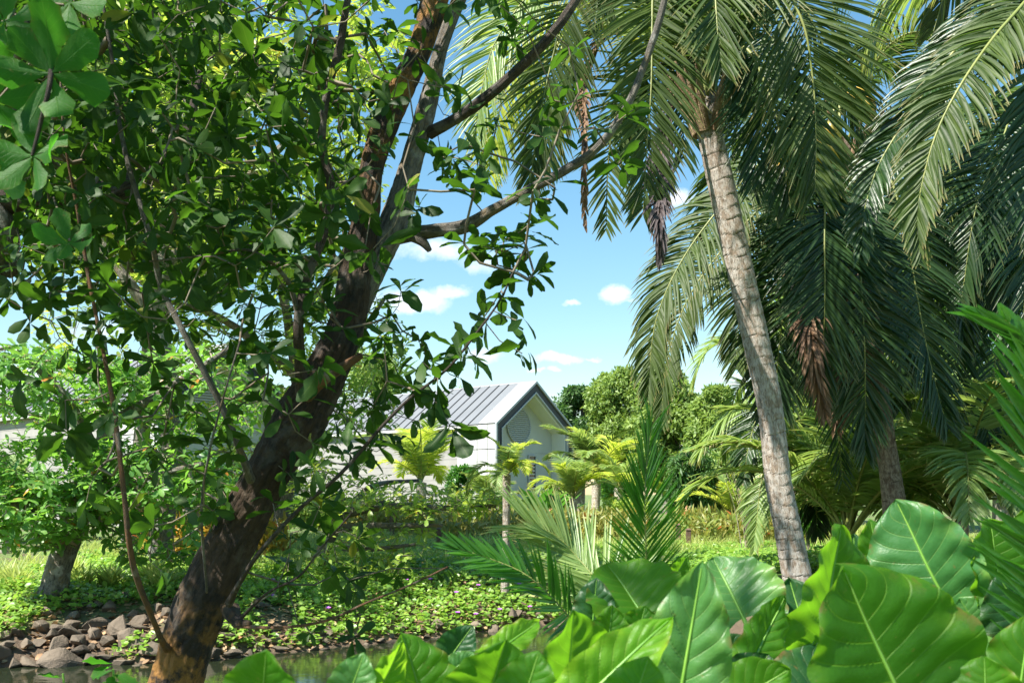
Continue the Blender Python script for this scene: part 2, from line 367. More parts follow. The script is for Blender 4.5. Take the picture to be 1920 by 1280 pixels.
M['bark_grey'] = bark_mat('bark_grey', (.05, .045, .04), (.2, .18, .15), (.42, .41, .37), (.36, .26, .12), -.2)
M['bark_moss'] = bark_mat('bark_moss', (.02, .018, .014), (.12, .11, .085), (.3, .31, .26), (.2, .2, .07), 0)

def palm_bark(name, a, b, ring, roots=False):
    m, T = newmat(name); s = T.sep(T.attr('luv').outputs['Vector']); geo = T.new('ShaderNodeNewGeometry'); pos = geo.outputs['Position']
    rg = T.attr('rnd').outputs['Fac']
    ca = T.math('COSINE', T.math('MULTIPLY', s[0], 6.2832)); sa = T.math('SINE', T.math('MULTIPLY', s[0], 6.2832))
    n1 = T.noise(T.comb(ca, sa, T.math('MULTIPLY', s[1], 4.0)), 3.0, 6, .65)
    n2 = T.noise(T.comb(T.math('MULTIPLY', ca, 5), T.math('MULTIPLY', sa, 5), T.math('MULTIPLY', s[1], 5.0)), 3.5, 6, .7)
    c = T.mix(T.ramp(n1, [(.4, 0.0), (.58, 1.0)]), b, a)
    c = T.mix(T.ramp(n2, [(.52, 0.0), (.62, .85)]), c, (ring[0]*1.3, ring[1]*1.3, ring[2]*1.3))
    c = T.mix(T.math('MULTIPLY', rg, T.math('ADD', .35, n2), clamp=True), c, ring)
    pr = T.new('ShaderNodeBsdfPrincipled'); T.put(pr.inputs['Base Color'], c); pr.inputs['Roughness'].default_value = .85
    T.put(pr.inputs['Normal'], T.bump(T.math('ADD', n2, T.math('MULTIPLY', rg, -.6)), .9, .03))
    out = T.new('ShaderNodeOutputMaterial'); T.l.new(pr.outputs[0], out.inputs[0]); return m
M['palm_bark'] = palm_bark('palm_bark', (.58, .53, .47), (.34, .26, .19), (.07, .045, .03))
M['palm_bark_dark'] = palm_bark('palm_bark_dark', (.32, .25, .18), (.14, .09, .055), (.04, .025, .018))

# ground and water
m, T = newmat('soil'); geo = T.new('ShaderNodeNewGeometry'); pos = geo.outputs['Position']; zz = T.sep(pos)[2]
g1 = T.noise(pos, 1.3, 5, .6); g2 = T.noise(pos, 22, 5, .7)
c = T.mix(g2, (.045, .03, .02), (.2, .14, .09))
gr = T.mix(g2, (.05, .12, .02), (.2, .3, .06))
c = T.mix(T.math('MULTIPLY', T.ramp(g1, [(.36, 0.0), (.55, 1.0)]), T.math('MULTIPLY', T.math('SUBTRACT', zz, .3), 2.5, clamp=True)), c, gr)
pr = T.new('ShaderNodeBsdfPrincipled'); T.put(pr.inputs['Base Color'], c); pr.inputs['Roughness'].default_value = .9
T.put(pr.inputs['Normal'], T.bump(g2, .8, .06)); out = T.new('ShaderNodeOutputMaterial'); T.l.new(pr.outputs[0], out.inputs[0]); M['soil'] = m
m, T = newmat('pond_water'); geo = T.new('ShaderNodeNewGeometry')
pr = T.new('ShaderNodeBsdfPrincipled'); pr.inputs['Base Color'].default_value = (.018, .024, .012, 1); pr.inputs['Roughness'].default_value = .04
pr.inputs['Specular IOR Level'].default_value = .7; pr.inputs['IOR'].default_value = 1.4
T.put(pr.inputs['Normal'], T.bump(T.noise(T.vmul(geo.outputs['Position'], (1.0, 3.0, 1.0)), 3.5, 3), .12, .02))
out = T.new('ShaderNodeOutputMaterial'); T.l.new(pr.outputs[0], out.inputs[0]); M['water'] = m

# ------------------------------------------------------------------ ground, water, path
def noise2(x, y, s, seed=0.0):
    x = np.asarray(x, float)*s+seed; y = np.asarray(y, float)*s+seed*1.7
    return (np.sin(x*1.3+1.7*np.sin(y*.9))+np.sin(y*1.7+1.3*np.sin(x*1.1+2))+.5*np.sin(x*3.1+y*2.3))/2.5

def yfar(x): return np.interp(x, [-20, -8, -4, -1.9, .4, 2, 20], [12.0, 12.7, 13.5, 15.1, 17.0, 17.4, 17.4])+.25*noise2(x, 0*x, 2.2)
def ynear(x): return np.interp(x, [-20, -2, 0, 3, 20], [6.8, 7.4, 8.0, 9.5, 9.5])
def hgt(x, y):
    x = np.asarray(x, float); y = np.asarray(y, float)
    s = y-yfar(x)
    far = np.where(s > 0, .78*(1-np.exp(-np.maximum(s, 0)/1.5))+.32*sstep(2, 14, s), np.maximum(s*.6, -.6))
    n = ynear(x)-y
    near = np.where(n > 0, .8*(1-np.exp(-np.maximum(n, 0)/1.2)), np.maximum(n*.6, -.6))
    h = np.maximum(far, near)
    right = .85*sstep(2.6, 4.2, x-.15*np.maximum(0, y-9.5)*0)
    h = np.maximum(h, right*np.ones_like(h)-.6*(1-sstep(2.0, 3.4, x)))
    h = h+.035*noise2(x, y, 2.4, 3)*sstep(.0, .3, h+.3)+.04*noise2(x, y, .7, 1)
    return h
gx = np.concatenate([np.linspace(-600, -30, 12), np.linspace(-26, -10, 24), np.linspace(-9.8, 10, 150), np.linspace(10.5, 26, 24), np.linspace(30, 600, 12)])
gy = np.concatenate([np.linspace(-60, -4, 8), np.linspace(-3, 12, 40), np.linspace(12.1, 22, 110), np.linspace(22.5, 60, 50), np.linspace(65, 900, 20)])
X, Y = np.meshgrid(gx, gy); Z = hgt(X, Y)
i = np.arange(len(gy)-1)[:, None]*len(gx); j = np.arange(len(gx)-1)[None, :]
b = Buf(); b.add(np.stack([X, Y, Z], -1), np.stack([i+j, i+j+1, i+len(gx)+j+1, i+len(gx)+j], -1).reshape(-1, 4))
ground = b.build('ground', M['soil'], kind='structure', label='brown and green garden ground sloping down to the pond')
b = Buf(); b.add([(-60, 2, 0), (12, 2, 0), (12, 22, 0), (-60, 22, 0)], [(0, 1, 2, 3)])
b.build('pond_water', M['water'], kind='structure', label='dark still pond water between the banks')
b = Buf()
xs = np.linspace(-14, -5.6, 40); yc = 17.3+.12*np.sin(xs)
for k in range(len(xs)-1):
    pts = []
    for (x, y0) in ((xs[k], yc[k]), (xs[k+1], yc[k+1])):
        pts += [(x, y0-.45, float(hgt(x, y0-.45))+.03), (x, y0+.45, float(hgt(x, y0+.45))+.03)]
    b.add(pts, [(0, 2, 3, 1)])
b.build('path', M['path'], kind='structure', label='pale garden path behind the pond bank')

# ------------------------------------------------------------------ villas
D1 = np.array([-.741, .672, 0]); D2 = np.array([.672, .741, 0]); UP = np.array([0, 0, 1.])
def build_house(label, corner, z0, group):
    O = np.array([corner[0], corner[1], 0.])
    root = thing('garden_villa', label, 'house', (corner[0], corner[1], z0), group)
    def Q(a, g, z): return O+D1*a+D2*g+UP*z      # a back along the length, g across the gable, z up
    def box(name, mat, a0, a1, g0, g1, za, zb, par=root, **k):
        b = Buf(); v = [Q(a, g, z) for z in (za, zb) for g in (g0, g1) for a in (a0, a1)]
        b.add(v, [(0, 2, 3, 1), (4, 5, 7, 6), (0, 1, 5, 4), (2, 6, 7, 3), (0, 4, 6, 2), (1, 3, 7, 5)])
        return b.build(name, mat, par, smooth=False, **k)
    def slab(name, mat, quad, nrm, th, par=root):   # quad of 4 points thickened along nrm
        b = Buf(); q = np.array(quad); v = np.vstack([q, q+np.array(nrm)*th])
        b.add(v, [(0, 3, 2, 1), (4, 5, 6, 7), (0, 1, 5, 4), (1, 2, 6, 5), (2, 3, 7, 6), (3, 0, 4, 7)])
        return b.build(name, mat, par, smooth=False)
    Wd, EV, RG, LEN = 5.355, 5.29, 7.31, 17.0
    mid = Wd/2; tz = (RG-EV)/mid
    rn = unit(-D2*tz+UP); rn2 = unit(D2*tz+UP)
    # body behind the frame (recessed) and wall surfaces
    b = Buf()
    poly = [(.25, z0), (Wd-.25, z0), (Wd-.25, EV-.12), (mid, RG-.3), (.25, EV-.12)]
    v = [Q(.9, g, z) for g, z in poly]+[Q(LEN, g, z) for g, z in poly]
    b.add(v[:5], [(0, 1, 2, 3, 4)]); b.add(v[5:], [(4, 3, 2, 1, 0)])
    b.add(v, [(0, 5, 6, 1), (1, 6, 7, 2), (2, 7, 8, 3), (3, 8, 9, 4), (4, 9, 5, 0)])
    b.build('wall', M['white_panel'], root, smooth=False)
    # frame side walls clad in panels with recessed joints
    box('side_wall', M['shadow_gap'], .06, 2.4, .02, .22, z0, EV-.06)
    box('side_wall', M['shadow_gap'], .06, 2.4, Wd-.22, Wd-.02, z0, EV-.06)
    rows = [(z0+.0, 1.74), (1.775, 2.94), (2.975, 4.15), (4.185, EV-.02)]
    cols = [(.06, .51), (.545, 1.13), (1.165, 2.4)]
    for (za, zb) in rows:
        for (a0, a1) in cols:
            box('wall_panel', M['white_panel'], a0, a1, -.03, .018, za, zb)
        box('wall_panel', M['white_panel'], .06, 2.4, Wd-.018, Wd+.03, za, zb)
    # recessed body wall: horizontal boards
    for k in range(13):
        za = z0+k*.32
        box('board', M['board'], 2.42, LEN, .2, .246, za, min(za+.308, EV-.14))
    box('gutter', M['white_panel'], 2.42, LEN+.1, -.06, .1, EV-.16, EV-.03)
    # roof: underlay, cement panels at the front, standing-seam sheets behind
    e0 = -.05
    for side in (0, 1):
        def R(a, t, h=0.0):   # t 0 at eave, 1 at ridge
            g = e0+(mid-e0)*t if side == 0 else Wd-e0-(mid-e0)*t
            z = EV+(RG-EV)*t
            return Q(a, g, z)+(rn if side == 0 else rn2)*h
        n = rn if side == 0 else rn2
        slab('roof_underlay', M['shadow_gap'], [R(.02, 0), R(LEN, 0), R(LEN, .998), R(.02, .998)], -n, .1)
        for k in range(3):
            slab('roof_tile', M['white_panel'], [R(.06, k/3+.006), R(1.03, k/3+.006), R(1.03, (k+1)/3-.006), R(.06, (k+1)/3-.006)], n, .03)
        a = 1.04; w_ = .62; k = 0
        while a < LEN-.1:
            a2 = min(a+w_, LEN)
            slab('roof_sheet', M['metal_roof'], [R(a, 0), R(a2, 0), R(a2, .997), R(a, .997)], n, .015)
            if side == 0 or k % 3 == 0:
                slab('roof_seam', M['seam'], [R(a2-.022, 0, .015), R(a2+.022, 0, .015), R(a2+.022, .997, .015), R(a2-.022, .997, .015)], n, .035)
            a = a2+.001; k += 1
    # ridge cap
    b = Buf(); tube(b, [Q(.02, mid, RG+.02), Q(LEN, mid, RG+.02)], .04, 6); b.build('ridge_cap', M['trim'], root)
    # gable frame: bands following the pentagon, from outside in
    def band(name, mat, o0, o1, a0, a1):
        def ring(o):
            zs = EV-o*(math.sqrt(1+tz*tz)-tz)
            return [(o, z0), (o, zs), (mid, RG-o*math.sqrt(1+tz*tz)), (Wd-o, zs), (Wd-o, z0)]
        A, B = ring(o0), ring(o1); b = Buf()
        for k in range(4):
            v = []
            for a in (a0, a1):
                v += [Q(a, *A[k]), Q(a, *A[k+1]), Q(a, *B[k+1]), Q(a, *B[k])]
            b.add(v, [(0, 1, 2, 3), (7, 6, 5, 4), (0, 4, 5, 1), (3, 2, 6, 7), (0, 3, 7, 4), (1, 5, 6, 2)])
        return b.build(name, mat, root, smooth=False)
    band('outer_trim', M['trim'], -.04, .05, -.05, .05)
    band('dark_band', M['dark_metal'], .052, .36, .03, .12)
    band('inner_trim', M['trim'], .362, .42, -.02, .12)
    band('soffit', M['soffit'], .36, .5, .122, .9)
    # recessed gable wall with joints
    for (g0, g1, za, zb) in ((.5, 1.05, z0, 4.3), (1.062, 4.0, z0, 1.9), (4.75, Wd-.5, z0, 4.9)):
        pass
    yr = 1.24
    def gp(g0, g1, za, zb): return box('wall_panel', M['white_panel'], yr, 1.298, g0, g1, za, zb)
    # louvre disc with slats
    cg, cz, rad = 2.45, 5.33, .8
    b = Buf(); ang = np.linspace(0, 2*np.pi, 40, endpoint=False)
    v = [Q(.885, cg+rad*math.cos(t), cz+rad*math.sin(t)) for t in ang]+[Q(.885, cg, cz)]
    b.add(v, [(k, (k+1) % 40, 40) for k in range(40)]); lv = b.build('round_louvre', M['board'], root, smooth=False)
    b = Buf(); ring = np.array([Q(.84, cg+rad*math.cos(t), cz+rad*math.sin(t)) for t in np.append(ang, ang[:1])])
    tube(b, ring, .035, 6, cap=False); b.build('ring_frame', M['trim'], lv)
    for k in range(17):
        zc = cz-rad+.05+k*(2*rad-.1)/16; hw = math.sqrt(max(.01, rad*rad-(zc-cz)**2))-.02
        b = Buf(); q = [Q(.80, cg-hw, zc-.03), Q(.80, cg+hw, zc-.03), Q(.87, cg+hw, zc+.025), Q(.87, cg-hw, zc+.025)]
        q = np.array(q); v = np.vstack([q, q+UP*.012]); b.add(v, [(0, 3, 2, 1), (4, 5, 6, 7), (0, 1, 5, 4), (1, 2, 6, 5), (2, 3, 7, 6), (3, 0, 4, 7)])
        b.build('slat', M['slat'], lv, smooth=False)
    # tall window with blind slats
    wz0, wz1, g0, g1 = 1.5, 3.95, 3.15, 3.6
    wf = box('window', M['glass'], .87, .895, g0, g1, wz0, wz1)
    for (x0, x1, za, zb) in ((g0-.05, g0, wz0-.05, wz1+.05), (g1, g1+.05, wz0-.05, wz1+.05), (g0, g1, wz1, wz1+.05), (g0, g1, wz0-.05, wz0)):
        box('frame', M['trim'], .82, .894, x0, x1, za, zb, wf)
    for k in range(14): box('slat', M['slat'], .845, .862, g0+.03, g1-.03, wz0+.1+k*.165, wz0+.15+k*.165, wf)
    # wall joints are thin proud strips of render stop
    for z in (2.95, 4.1): box('joint_strip', M['trim'], .885, .898, 3.7, Wd-.5, z, z+.02)
    box('joint_strip', M['trim'], .885, .898, 1.0, 1.02, z0, 5.2)
    return root
villa = build_house('white gabled villa with a round louvre and dark framed gable, behind the small yellow palms', (-.69, 45.0), .9, 'white gabled villas')
def copy_tree(o, parent=None):
    c = o.copy(); COL.objects.link(c)
    if parent is not None: c.parent = parent; c.matrix_parent_inverse = o.matrix_parent_inverse.copy()
    for ch in o.children: copy_tree(ch, c)
    return c
v2 = copy_tree(villa); v2.location = (-11.4, 33.0, villa.location.z)
v2['label'] = 'grey shaded villa hidden behind the almond foliage on the left bank'

# ------------------------------------------------------------------ growing trees
def grow(base, targets, seg=.22, wob=.05, far=None):
    n0 = len(base); cap = n0+len(targets)*14; Pn = np.zeros((cap, 3)); Pn[:n0] = base; m = n0
    dmin = np.min(np.linalg.norm(targets[:, None]-base[None, ::3], axis=2), axis=1)
    chains = []
    for ti in np.argsort(dmin):
        t = targets[ti]; dd = np.linalg.norm(Pn[:m]-t, axis=1); j = int(np.argmin(dd)); L = dd[j]
        k = int(min(12, max(2, math.ceil(L/seg)))); p0 = Pn[j]
        bend = rng.normal(0, 1, 3)*L*.1+np.array([0, 0, -.06*L]); s = np.linspace(0, 1, k+1)[1:, None]
        pts = p0+(t-p0)*s+bend*(4*s*(1-s))+rng.normal(0, wob*.3, (k, 3))*(4*s*(1-s))
        pts[-1] = t
        if m+k > cap: break
        Pn[m:m+k] = pts; chains.append([j]+list(range(m, m+k))+[ti]); m += k
    A = np.zeros(m); Wt = np.zeros(m)
    for ch in reversed(chains):
        idx = ch[1:-1]; run = 1.0
        for nd in reversed(idx): run += A[nd]; Wt[nd] = run
        A[ch[0]] += run
    return Pn[:m], chains, Wt

def twigs_mesh(name, Pn, chains, Wt, r0, mat, parent, pw=.45, sides=5, rmax=.1):
    b = Buf()
    for ch in chains:
        idx = ch[:-1]; c = Pn[idx]; r = np.minimum(rmax, r0*np.power(np.maximum(1, Wt[idx]), pw)); r[0] = r[1]
        tube(b, c, r, sides if r[0] > .01 else 4, cap=False)
    return b.build(name, mat, parent, kind='stuff')

def rosette(pos, axis, n, L, spread=(45, 88), droop=.25):
    ax = unit(axis); a = np.array([1., 0, 0]) if abs(ax[0]) < .8 else np.array([0, 1., 0])
    u = unit(np.cross(ax, a)); v = np.cross(ax, u); ph0 = rng.uniform(0, 6.28)
    ph = ph0+np.arange(n)*2.4+rng.normal(0, .25, n); th = np.radians(rng.uniform(spread[0], spread[1], n))
    D = ax*np.cos(th)[:, None]+(u*np.cos(ph)[:, None]+v*np.sin(ph)[:, None])*np.sin(th)[:, None]
    D = unit(D+np.array([0, 0, -droop])*rng.uniform(.3, 1.6, (n, 1)))
    Nn = unit(ax[None]*1.0+rng.normal(0, .35, (n, 3))+np.array([0, 0, .3]))
    Ls = L*rng.uniform(.6, 1.1, n)
    return pos+ax*rng.uniform(-.06, .04, (n, 1)), D, Nn, Ls

def place_leaf(mesh, name, pos, D, N, L, parent, wid=1.0):
    D = unit(D); N = unit(N-D*np.dot(N, D)); W = np.cross(D, N)
    o = bpy.data.objects.new(name, mesh); COL.objects.link(o)
    mw = Matrix(((W[0]*L*wid, D[0]*L, N[0]*L, pos[0]), (W[1]*L*wid, D[1]*L, N[1]*L, pos[1]), (W[2]*L*wid, D[2]*L, N[2]*L, pos[2]), (0, 0, 0, 1)))
    adopt(o, parent); o.matrix_basis = mw
    return o

LEAFMESH = {}
def leafmeshes(matkey):
    if matkey not in LEAFMESH:
        ms = []
        for (v, f, uv) in T_LEAVES:
            b = Buf(); b.add(v, f, uv, 0.0); ms.append(b.mesh('leaf', M[matkey]))
        LEAFMESH[matkey] = ms
    return LEAFMESH[matkey]

def leaves_for(tree, tips, axes, n_rng, L_rng, matkey, nsingle=300, templ=(T_OB, T_OB2), spread=(40, 88), droop=.25, fol='foliage'):
    ps, ds, ns, ls = [], [], [], []
    for p, ax in zip(tips, axes):
        n = int(rng.integers(n_rng[0], n_rng[1]+1))
        a, d_, n_, l_ = rosette(p, ax, n, rng.uniform(*L_rng), spread, droop)
        ps.append(a); ds.append(d_); ns.append(n_); ls.append(l_)
    ps = np.vstack(ps); ds = np.vstack(ds); ns = np.vstack(ns); ls = np.concatenate(ls)
    Yv = ps[:, 1]; px = 960+1920*ps[:, 0]/np.maximum(Yv, .3); py = 925-1920*(ps[:, 2]-EYE)/np.maximum(Yv, .3)
    size = ls/np.maximum(Yv, .3); vis = (px > -20) & (px < 1940) & (py > -20) & (py < 1300) & (Yv > .5)
    size = np.where(vis, size, 0); order = np.argsort(-size); big = order[:nsingle]; big = big[size[big] > 0]
    ms = leafmeshes(matkey)
    for i_ in big: place_leaf(ms[int(rng.integers(len(ms)))], 'leaf', ps[i_], ds[i_], ns[i_], ls[i_], tree, rng.uniform(.65, 1.1))
    mask = np.ones(len(ps), bool); mask[big] = False; b = Buf(); idx = np.where(mask)[0]
    h = rng.random(len(idx)) < .5
    for sel, tp in ((idx[h], templ[0]), (idx[~h], templ[1])):
        if len(sel): inst(b, *tp, ds[sel], ns[sel], ls[sel], ps[sel], rng.random(len(sel)), wid=rng.uniform(.7, 1.1, len(sel)))
    b.build(fol, M[matkey], tree, kind='stuff')
    return len(ps)

def axes_for(Pn, chains, tn):
    ax = np.zeros((tn, 3)); ok = np.zeros(tn, bool)
    for ch in chains:
        ax[ch[-1]] = Pn[ch[-2]]-Pn[ch[-3]]; ok[ch[-1]] = True
    return unit(ax)*.8+np.array([0, 0, .45])+rng.normal(0, .2, (tn, 3)), ok

def vnoise(x, y, px_=0, seed=0):
    xi = np.floor(x).astype(int); yi = np.floor(y).astype(int); fx = x-xi; fy = y-yi; fx = fx*fx*(3-2*fx); fy = fy*fy*(3-2*fy)
    def h(a, b):
        a = a % px_ if px_ else a; q = np.sin(a*127.1+b*311.7+seed*74.7)*43758.5453; return q-np.floor(q)
    return (h(xi, yi)*(1-fx)+h(xi+1, yi)*fx)*(1-fy)+(h(xi, yi+1)*(1-fx)+h(xi+1, yi+1)*fx)*fy

def disp_fissure(seed, amp=.07):
    base_ = disp_bark(seed, amp)
    def f(s, a, r):
        u_ = a/(2*np.pi)+0*s; v_ = s+0*a
        w1 = vnoise(u_*7, v_*4, 7, seed)-.5
        n1_ = vnoise(u_*26+w1*3*0, v_*7+w1*2, 26, seed+1); n2_ = vnoise(u_*48, v_*16+w1*2, 48, seed+2)
        rid = 1-np.abs(n1_*2-1); rid2 = 1-np.abs(n2_*2-1)
        lump = vnoise(u_*5, v_*3.2, 5, seed+3)
        return base_(s, a, r)-.055*rid**3-.03*rid2**2+.07*(lump-.5)
    return f

def disp_bark(seed, amp=.09, kz=1.0):
    def f(s, a, r):
        return 1+0*s*a+amp*(.5*np.sin(3*a+s*2.1+seed)+.35*np.sin(5*a-s*3.7+seed*2)+.25*np.sin(9*a+4*np.sin(s*5+seed)+seed))+amp*.5*np.sin(s*7.3+seed+2*np.sin(a+seed))+.02*np.sin(17*a+6*np.sin(s*9*kz))*1.0
    return f

def branch(tree, name, pts, mat, sides=20, step=.04, amp=.08, seed=0):
    """pts: (px, py, Y, radius in px) along the limb"""
    w_ = np.array([list(P(x, y, d_))+[r/1920*d_] for (x, y, d_, r) in pts])
    c, ss = catmull(w_, step=step); b = Buf()
    tube(b, c[:, :3], np.maximum(c[:, 3], .003), sides, True, disp=disp_fissure(seed, amp) if sides > 50 else disp_bark(seed, amp))
    b.build(name, M[mat], tree)
    return c[:, :3]

# ---------- the big leaning tree in front
FT = P(335, 1420, 6.0); FT[2] = float(hgt(FT[0], 6.0))
front = thing('leaning_tree', 'big dark leaning tree with orange lichen on its forked trunk, on the near bank', 'tree', FT)
nb = []
nb.append(branch(front, 'trunk', [(300, 1520, 6.0, 70), (324, 1330, 6.0, 53), (341, 1250, 6.0, 48), (371, 1150, 6.0, 49), (400, 1088, 6.0, 51), (442, 1000, 6.0, 46), (502, 885, 6.0, 43), (560, 795, 6.05, 50), (614, 690, 6.1, 39), (652, 600, 6.15, 34), (668, 500, 6.2, 30), (688, 400, 6.2, 26), (699, 310, 6.2, 23), (740, 190, 6.2, 26), (784, 100, 6.2, 23), (815, 0, 6.2, 25), (850, -130, 6.2, 20), (890, -330, 6.2, 14), (900, -520, 6.1, 7)], 'bark', 110, .012, .06, 1))
nb.append(branch(front, 'branch', [(670, 580, 6.25, 22), (705, 490, 6.3, 28), (742, 405, 6.35, 27), (771, 310, 6.4, 21), (803, 190, 6.4, 18), (824, 100, 6.4, 13), (860, 0, 6.4, 13), (900, -100, 6.3, 10), (960, -300, 6.3, 5)], 'bark_grey', 80, .014, .07, 2))
nb.append(branch(front, 'branch', [(735, 440, 6.4, 18.7), (768, 438, 6.35, 14.4), (820, 432, 6.25, 12.2), (872, 425, 6.2, 13.0), (922, 395, 6.1, 10.1), (985, 360, 6.0, 8.6), (1060, 320, 5.9, 8.6), (1120, 278, 5.85, 7.9), (1172, 205, 5.8, 7.2), (1205, 130, 5.8, 6.5), (1240, 25, 5.8, 6.5), (1262, -90, 5.8, 4.3)], 'bark_grey', 18, .03, .1, 3))
nb.append(branch(front, 'branch', [(770, 440, 6.33, 10.8), (792, 452, 6.3, 9.4), (806, 470, 6.3, 5.0)], 'bark_grey', 12, .02, .15, 4))
nb.append(branch(front, 'branch', [(868, 425, 6.2, 8.6), (890, 432, 6.2, 6.5), (897, 440, 6.2, 2.9)], 'bark_grey', 12, .02, .15, 4.5))
nb.append(branch(front, 'branch', [(805, 250, 6.4, 12.2), (850, 225, 6.3, 10.1), (900, 192, 6.2, 10.1), (962, 140, 6.1, 9.4), (1022, 78, 6.0, 8.6), (1072, 12, 6.0, 8.6), (1130, -90, 6.0, 5.8)], 'bark_brown', 16, .03, .1, 5))
nb.append(branch(front, 'branch', [(566, 740, 5.9, 12.2), (563, 680, 5.8, 10.1), (560, 600, 5.7, 9.4), (577, 520, 5.7, 8.6), (610, 430, 5.7, 7.9), (621, 350, 5.7, 7.9), (604, 270, 5.7, 7.9), (612, 180, 5.7, 7.2), (636, 90, 5.7, 7.2), (652, 0, 5.7, 6.5), (690, -160, 5.7, 3.6)], 'bark_brown', 16, .03, .1, 6))
nb.append(branch(front, 'branch', [(575, 745, 5.85, 10.1), (600, 715, 5.75, 11.5), (640, 690, 5.7, 9.4), (678, 666, 5.7, 6.5)], 'bark_orange', 14, .02, .14, 7))
nb.append(branch(front, 'branch', [(470, 900, 5.8, 9.4), (448, 840, 5.6, 6.5), (415, 760, 5.5, 6.5), (345, 625, 5.4, 5.8), (303, 540, 5.4, 5.8), (284, 450, 5.3, 5.0), (246, 330, 5.3, 5.0), (224, 232, 5.3, 4.3), (214, 140, 5.3, 3.6), (190, -10, 5.3, 2.9), (160, -150, 5.3, 2.2)], 'bark_grey', 10, .03, .12, 8))
nb.append(branch(front, 'branch', [(312, 1215, 5.85, 8.6), (298, 1188, 5.6, 5.8), (250, 1060, 5.3, 5.8), (232, 920, 5.2, 5.0), (214, 770, 5.2, 4.3), (190, 640, 5.2, 3.6), (168, 530, 5.2, 3.6), (146, 400, 5.2, 2.9), (120, 250, 5.1, 2.2), (110, 60, 5.1, 1.8)], 'bark_orange', 10, .03, .1, 9))
nb.append(branch(front, 'branch', [(430, 1130, 5.7, 8.6), (448, 1095, 5.4, 5.0), (487, 1035, 5.2, 4.3), (560, 955, 5.1, 4.0), (638, 888, 5.0, 3.6), (715, 800, 5.0, 3.2), (770, 745, 5.0, 2.9), (840, 690, 5.0, 2.5), (898, 618, 5.0, 2.2), (938, 562, 5.0, 1.8), (962, 510, 5.0, 1.8)], 'bark_brown', 8, .03, .08, 10))
nb.append(branch(front, 'branch', [(430, 1140, 5.8, 17.3), (445, 1165, 5.6, 10.1), (470, 1168, 5.5, 4.3)], 'bark', 14, .02, .15, 11))
nb.append(branch(front, 'branch', [(440, 1172, 5.6, 5.0), (500, 1176, 5.4, 2.9), (560, 1173, 5.2, 2.9), (620, 1160, 5.1, 2.5), (690, 1128, 5.0, 2.2), (760, 1100, 5.0, 1.8), (840, 1062, 5.0, 1.8)], 'bark_orange', 8, .03, .08, 12))
nb.append(branch(front, 'branch', [(450, 1160, 5.6, 3.6), (500, 1112, 5.3, 2.5), (560, 1080, 5.2, 2.3), (600, 1030, 5.1, 1.8), (660, 960, 5.0, 1.8)], 'bark_brown', 8, .03, .08, 13))
nb.append(branch(front, 'branch', [(388, 1110, 5.6, 2.5), (378, 960, 5.2, 2.5), (392, 850, 5.1, 2.2), (420, 740, 5.0, 1.8), (450, 640, 5.0, 1.8)], 'bark_grey', 8, .03, .08, 14))
nb.append(branch(front, 'branch', [(560, 590, 5.7, 5.8), (535, 520, 5.6, 4.3), (470, 470, 5.5, 2.9), (380, 480, 5.4, 2.2), (280, 490, 5.3, 1.8)], 'bark_grey', 8, .03, .08, 15))
nb.append(branch(front, 'branch', [(400, 1050, 5.5, 2.2), (560, 640, 5.0, 1.8)], 'bark', 6, .06, .05, 16) if False else nb[-1])
D_ = """8 8 8 7 7 7 6 6 3 4 5 6 5 2 1 1 1 1 0 0 0
8 8 8 8 8 8 8 7 4 4 6 7 6 2 1 1 1 1 0 0 0
8 8 8 8 8 8 8 8 7 6 6 7 7 4 1 1 1 1 1 2 0
8 8 8 8 8 8 8 8 7 6 5 4 4 4 2 2 2 2 3 3 1
8 8 8 8 8 8 8 8 7 6 5 4 3 3 4 4 4 4 4 2 0
8 8 8 8 8 8 8 8 8 7 6 4 2 3 4 4 4 3 1 0 0
8 8 8 8 8 8 8 8 8 8 6 4 1 2 2 2 1 1 0 0 0
7 8 8 8 8 8 8 8 8 7 6 4 0 0 0 2 2 0 0 0 0
5 6 7 7 7 7 7 7 7 6 5 4 0 0 0 1 1 0 0 0 0
4 5 5 5 5 6 6 6 5 5 4 1 0 0 0 1 2 0 0 0 0
2 3 4 4 6 5 5 5 5 4 3 1 2 1 1 1 1 0 0 0 0
1 2 3 4 5 6 5 5 4 3 2 4 4 3 2 0 0 0 0 0 0
1 1 2 3 4 5 4 4 3 3 3 4 4 2 1 0 0 0 0 0 0
1 1 2 4 4 4 4 3 3 3 3 3 3 1 0 0 0 0 0 0 0
0 1 1 4 5 4 4 4 2 3 3 1 1 0 0 0 0 0 0 0 0
0 0 1 4 4 3 4 4 2 2 2 1 0 0 0 0 0 0 0 0 0
0 0 0 2 3 1 0 1 0 3 3 2 1 0 1 0 0 0 0 0 0
0 0 0 0 1 0 0 0 2 4 4 2 2 2 0 0 0 0 0 0 0
0 0 0 0 0 0 0 0 3 4 4 4 3 1 0 0 0 0 0 0 0
0 0 0 0 0 0 0 0 1 3 2 0 0 0 0 0 0 0 0 0 0"""
tg = []
for ry, line in enumerate(D_.split('\n')):
    for cx, ch in enumerate(line.split()):
        dens = int(ch)/8*(4.9 if ry < 9 and cx < 11 else 2.7)
        n = int(dens)+(1 if rng.random() < dens % 1 else 0)
        for _ in range(n):
            x = cx*60+rng.uniform(-5, 65); y = ry*60+rng.uniform(-5, 65)
            dep = rng.uniform(4.7, 8.2) if int(ch) > 4 else rng.uniform(4.8, 6.4)
            tg.append(P(x, y, dep))
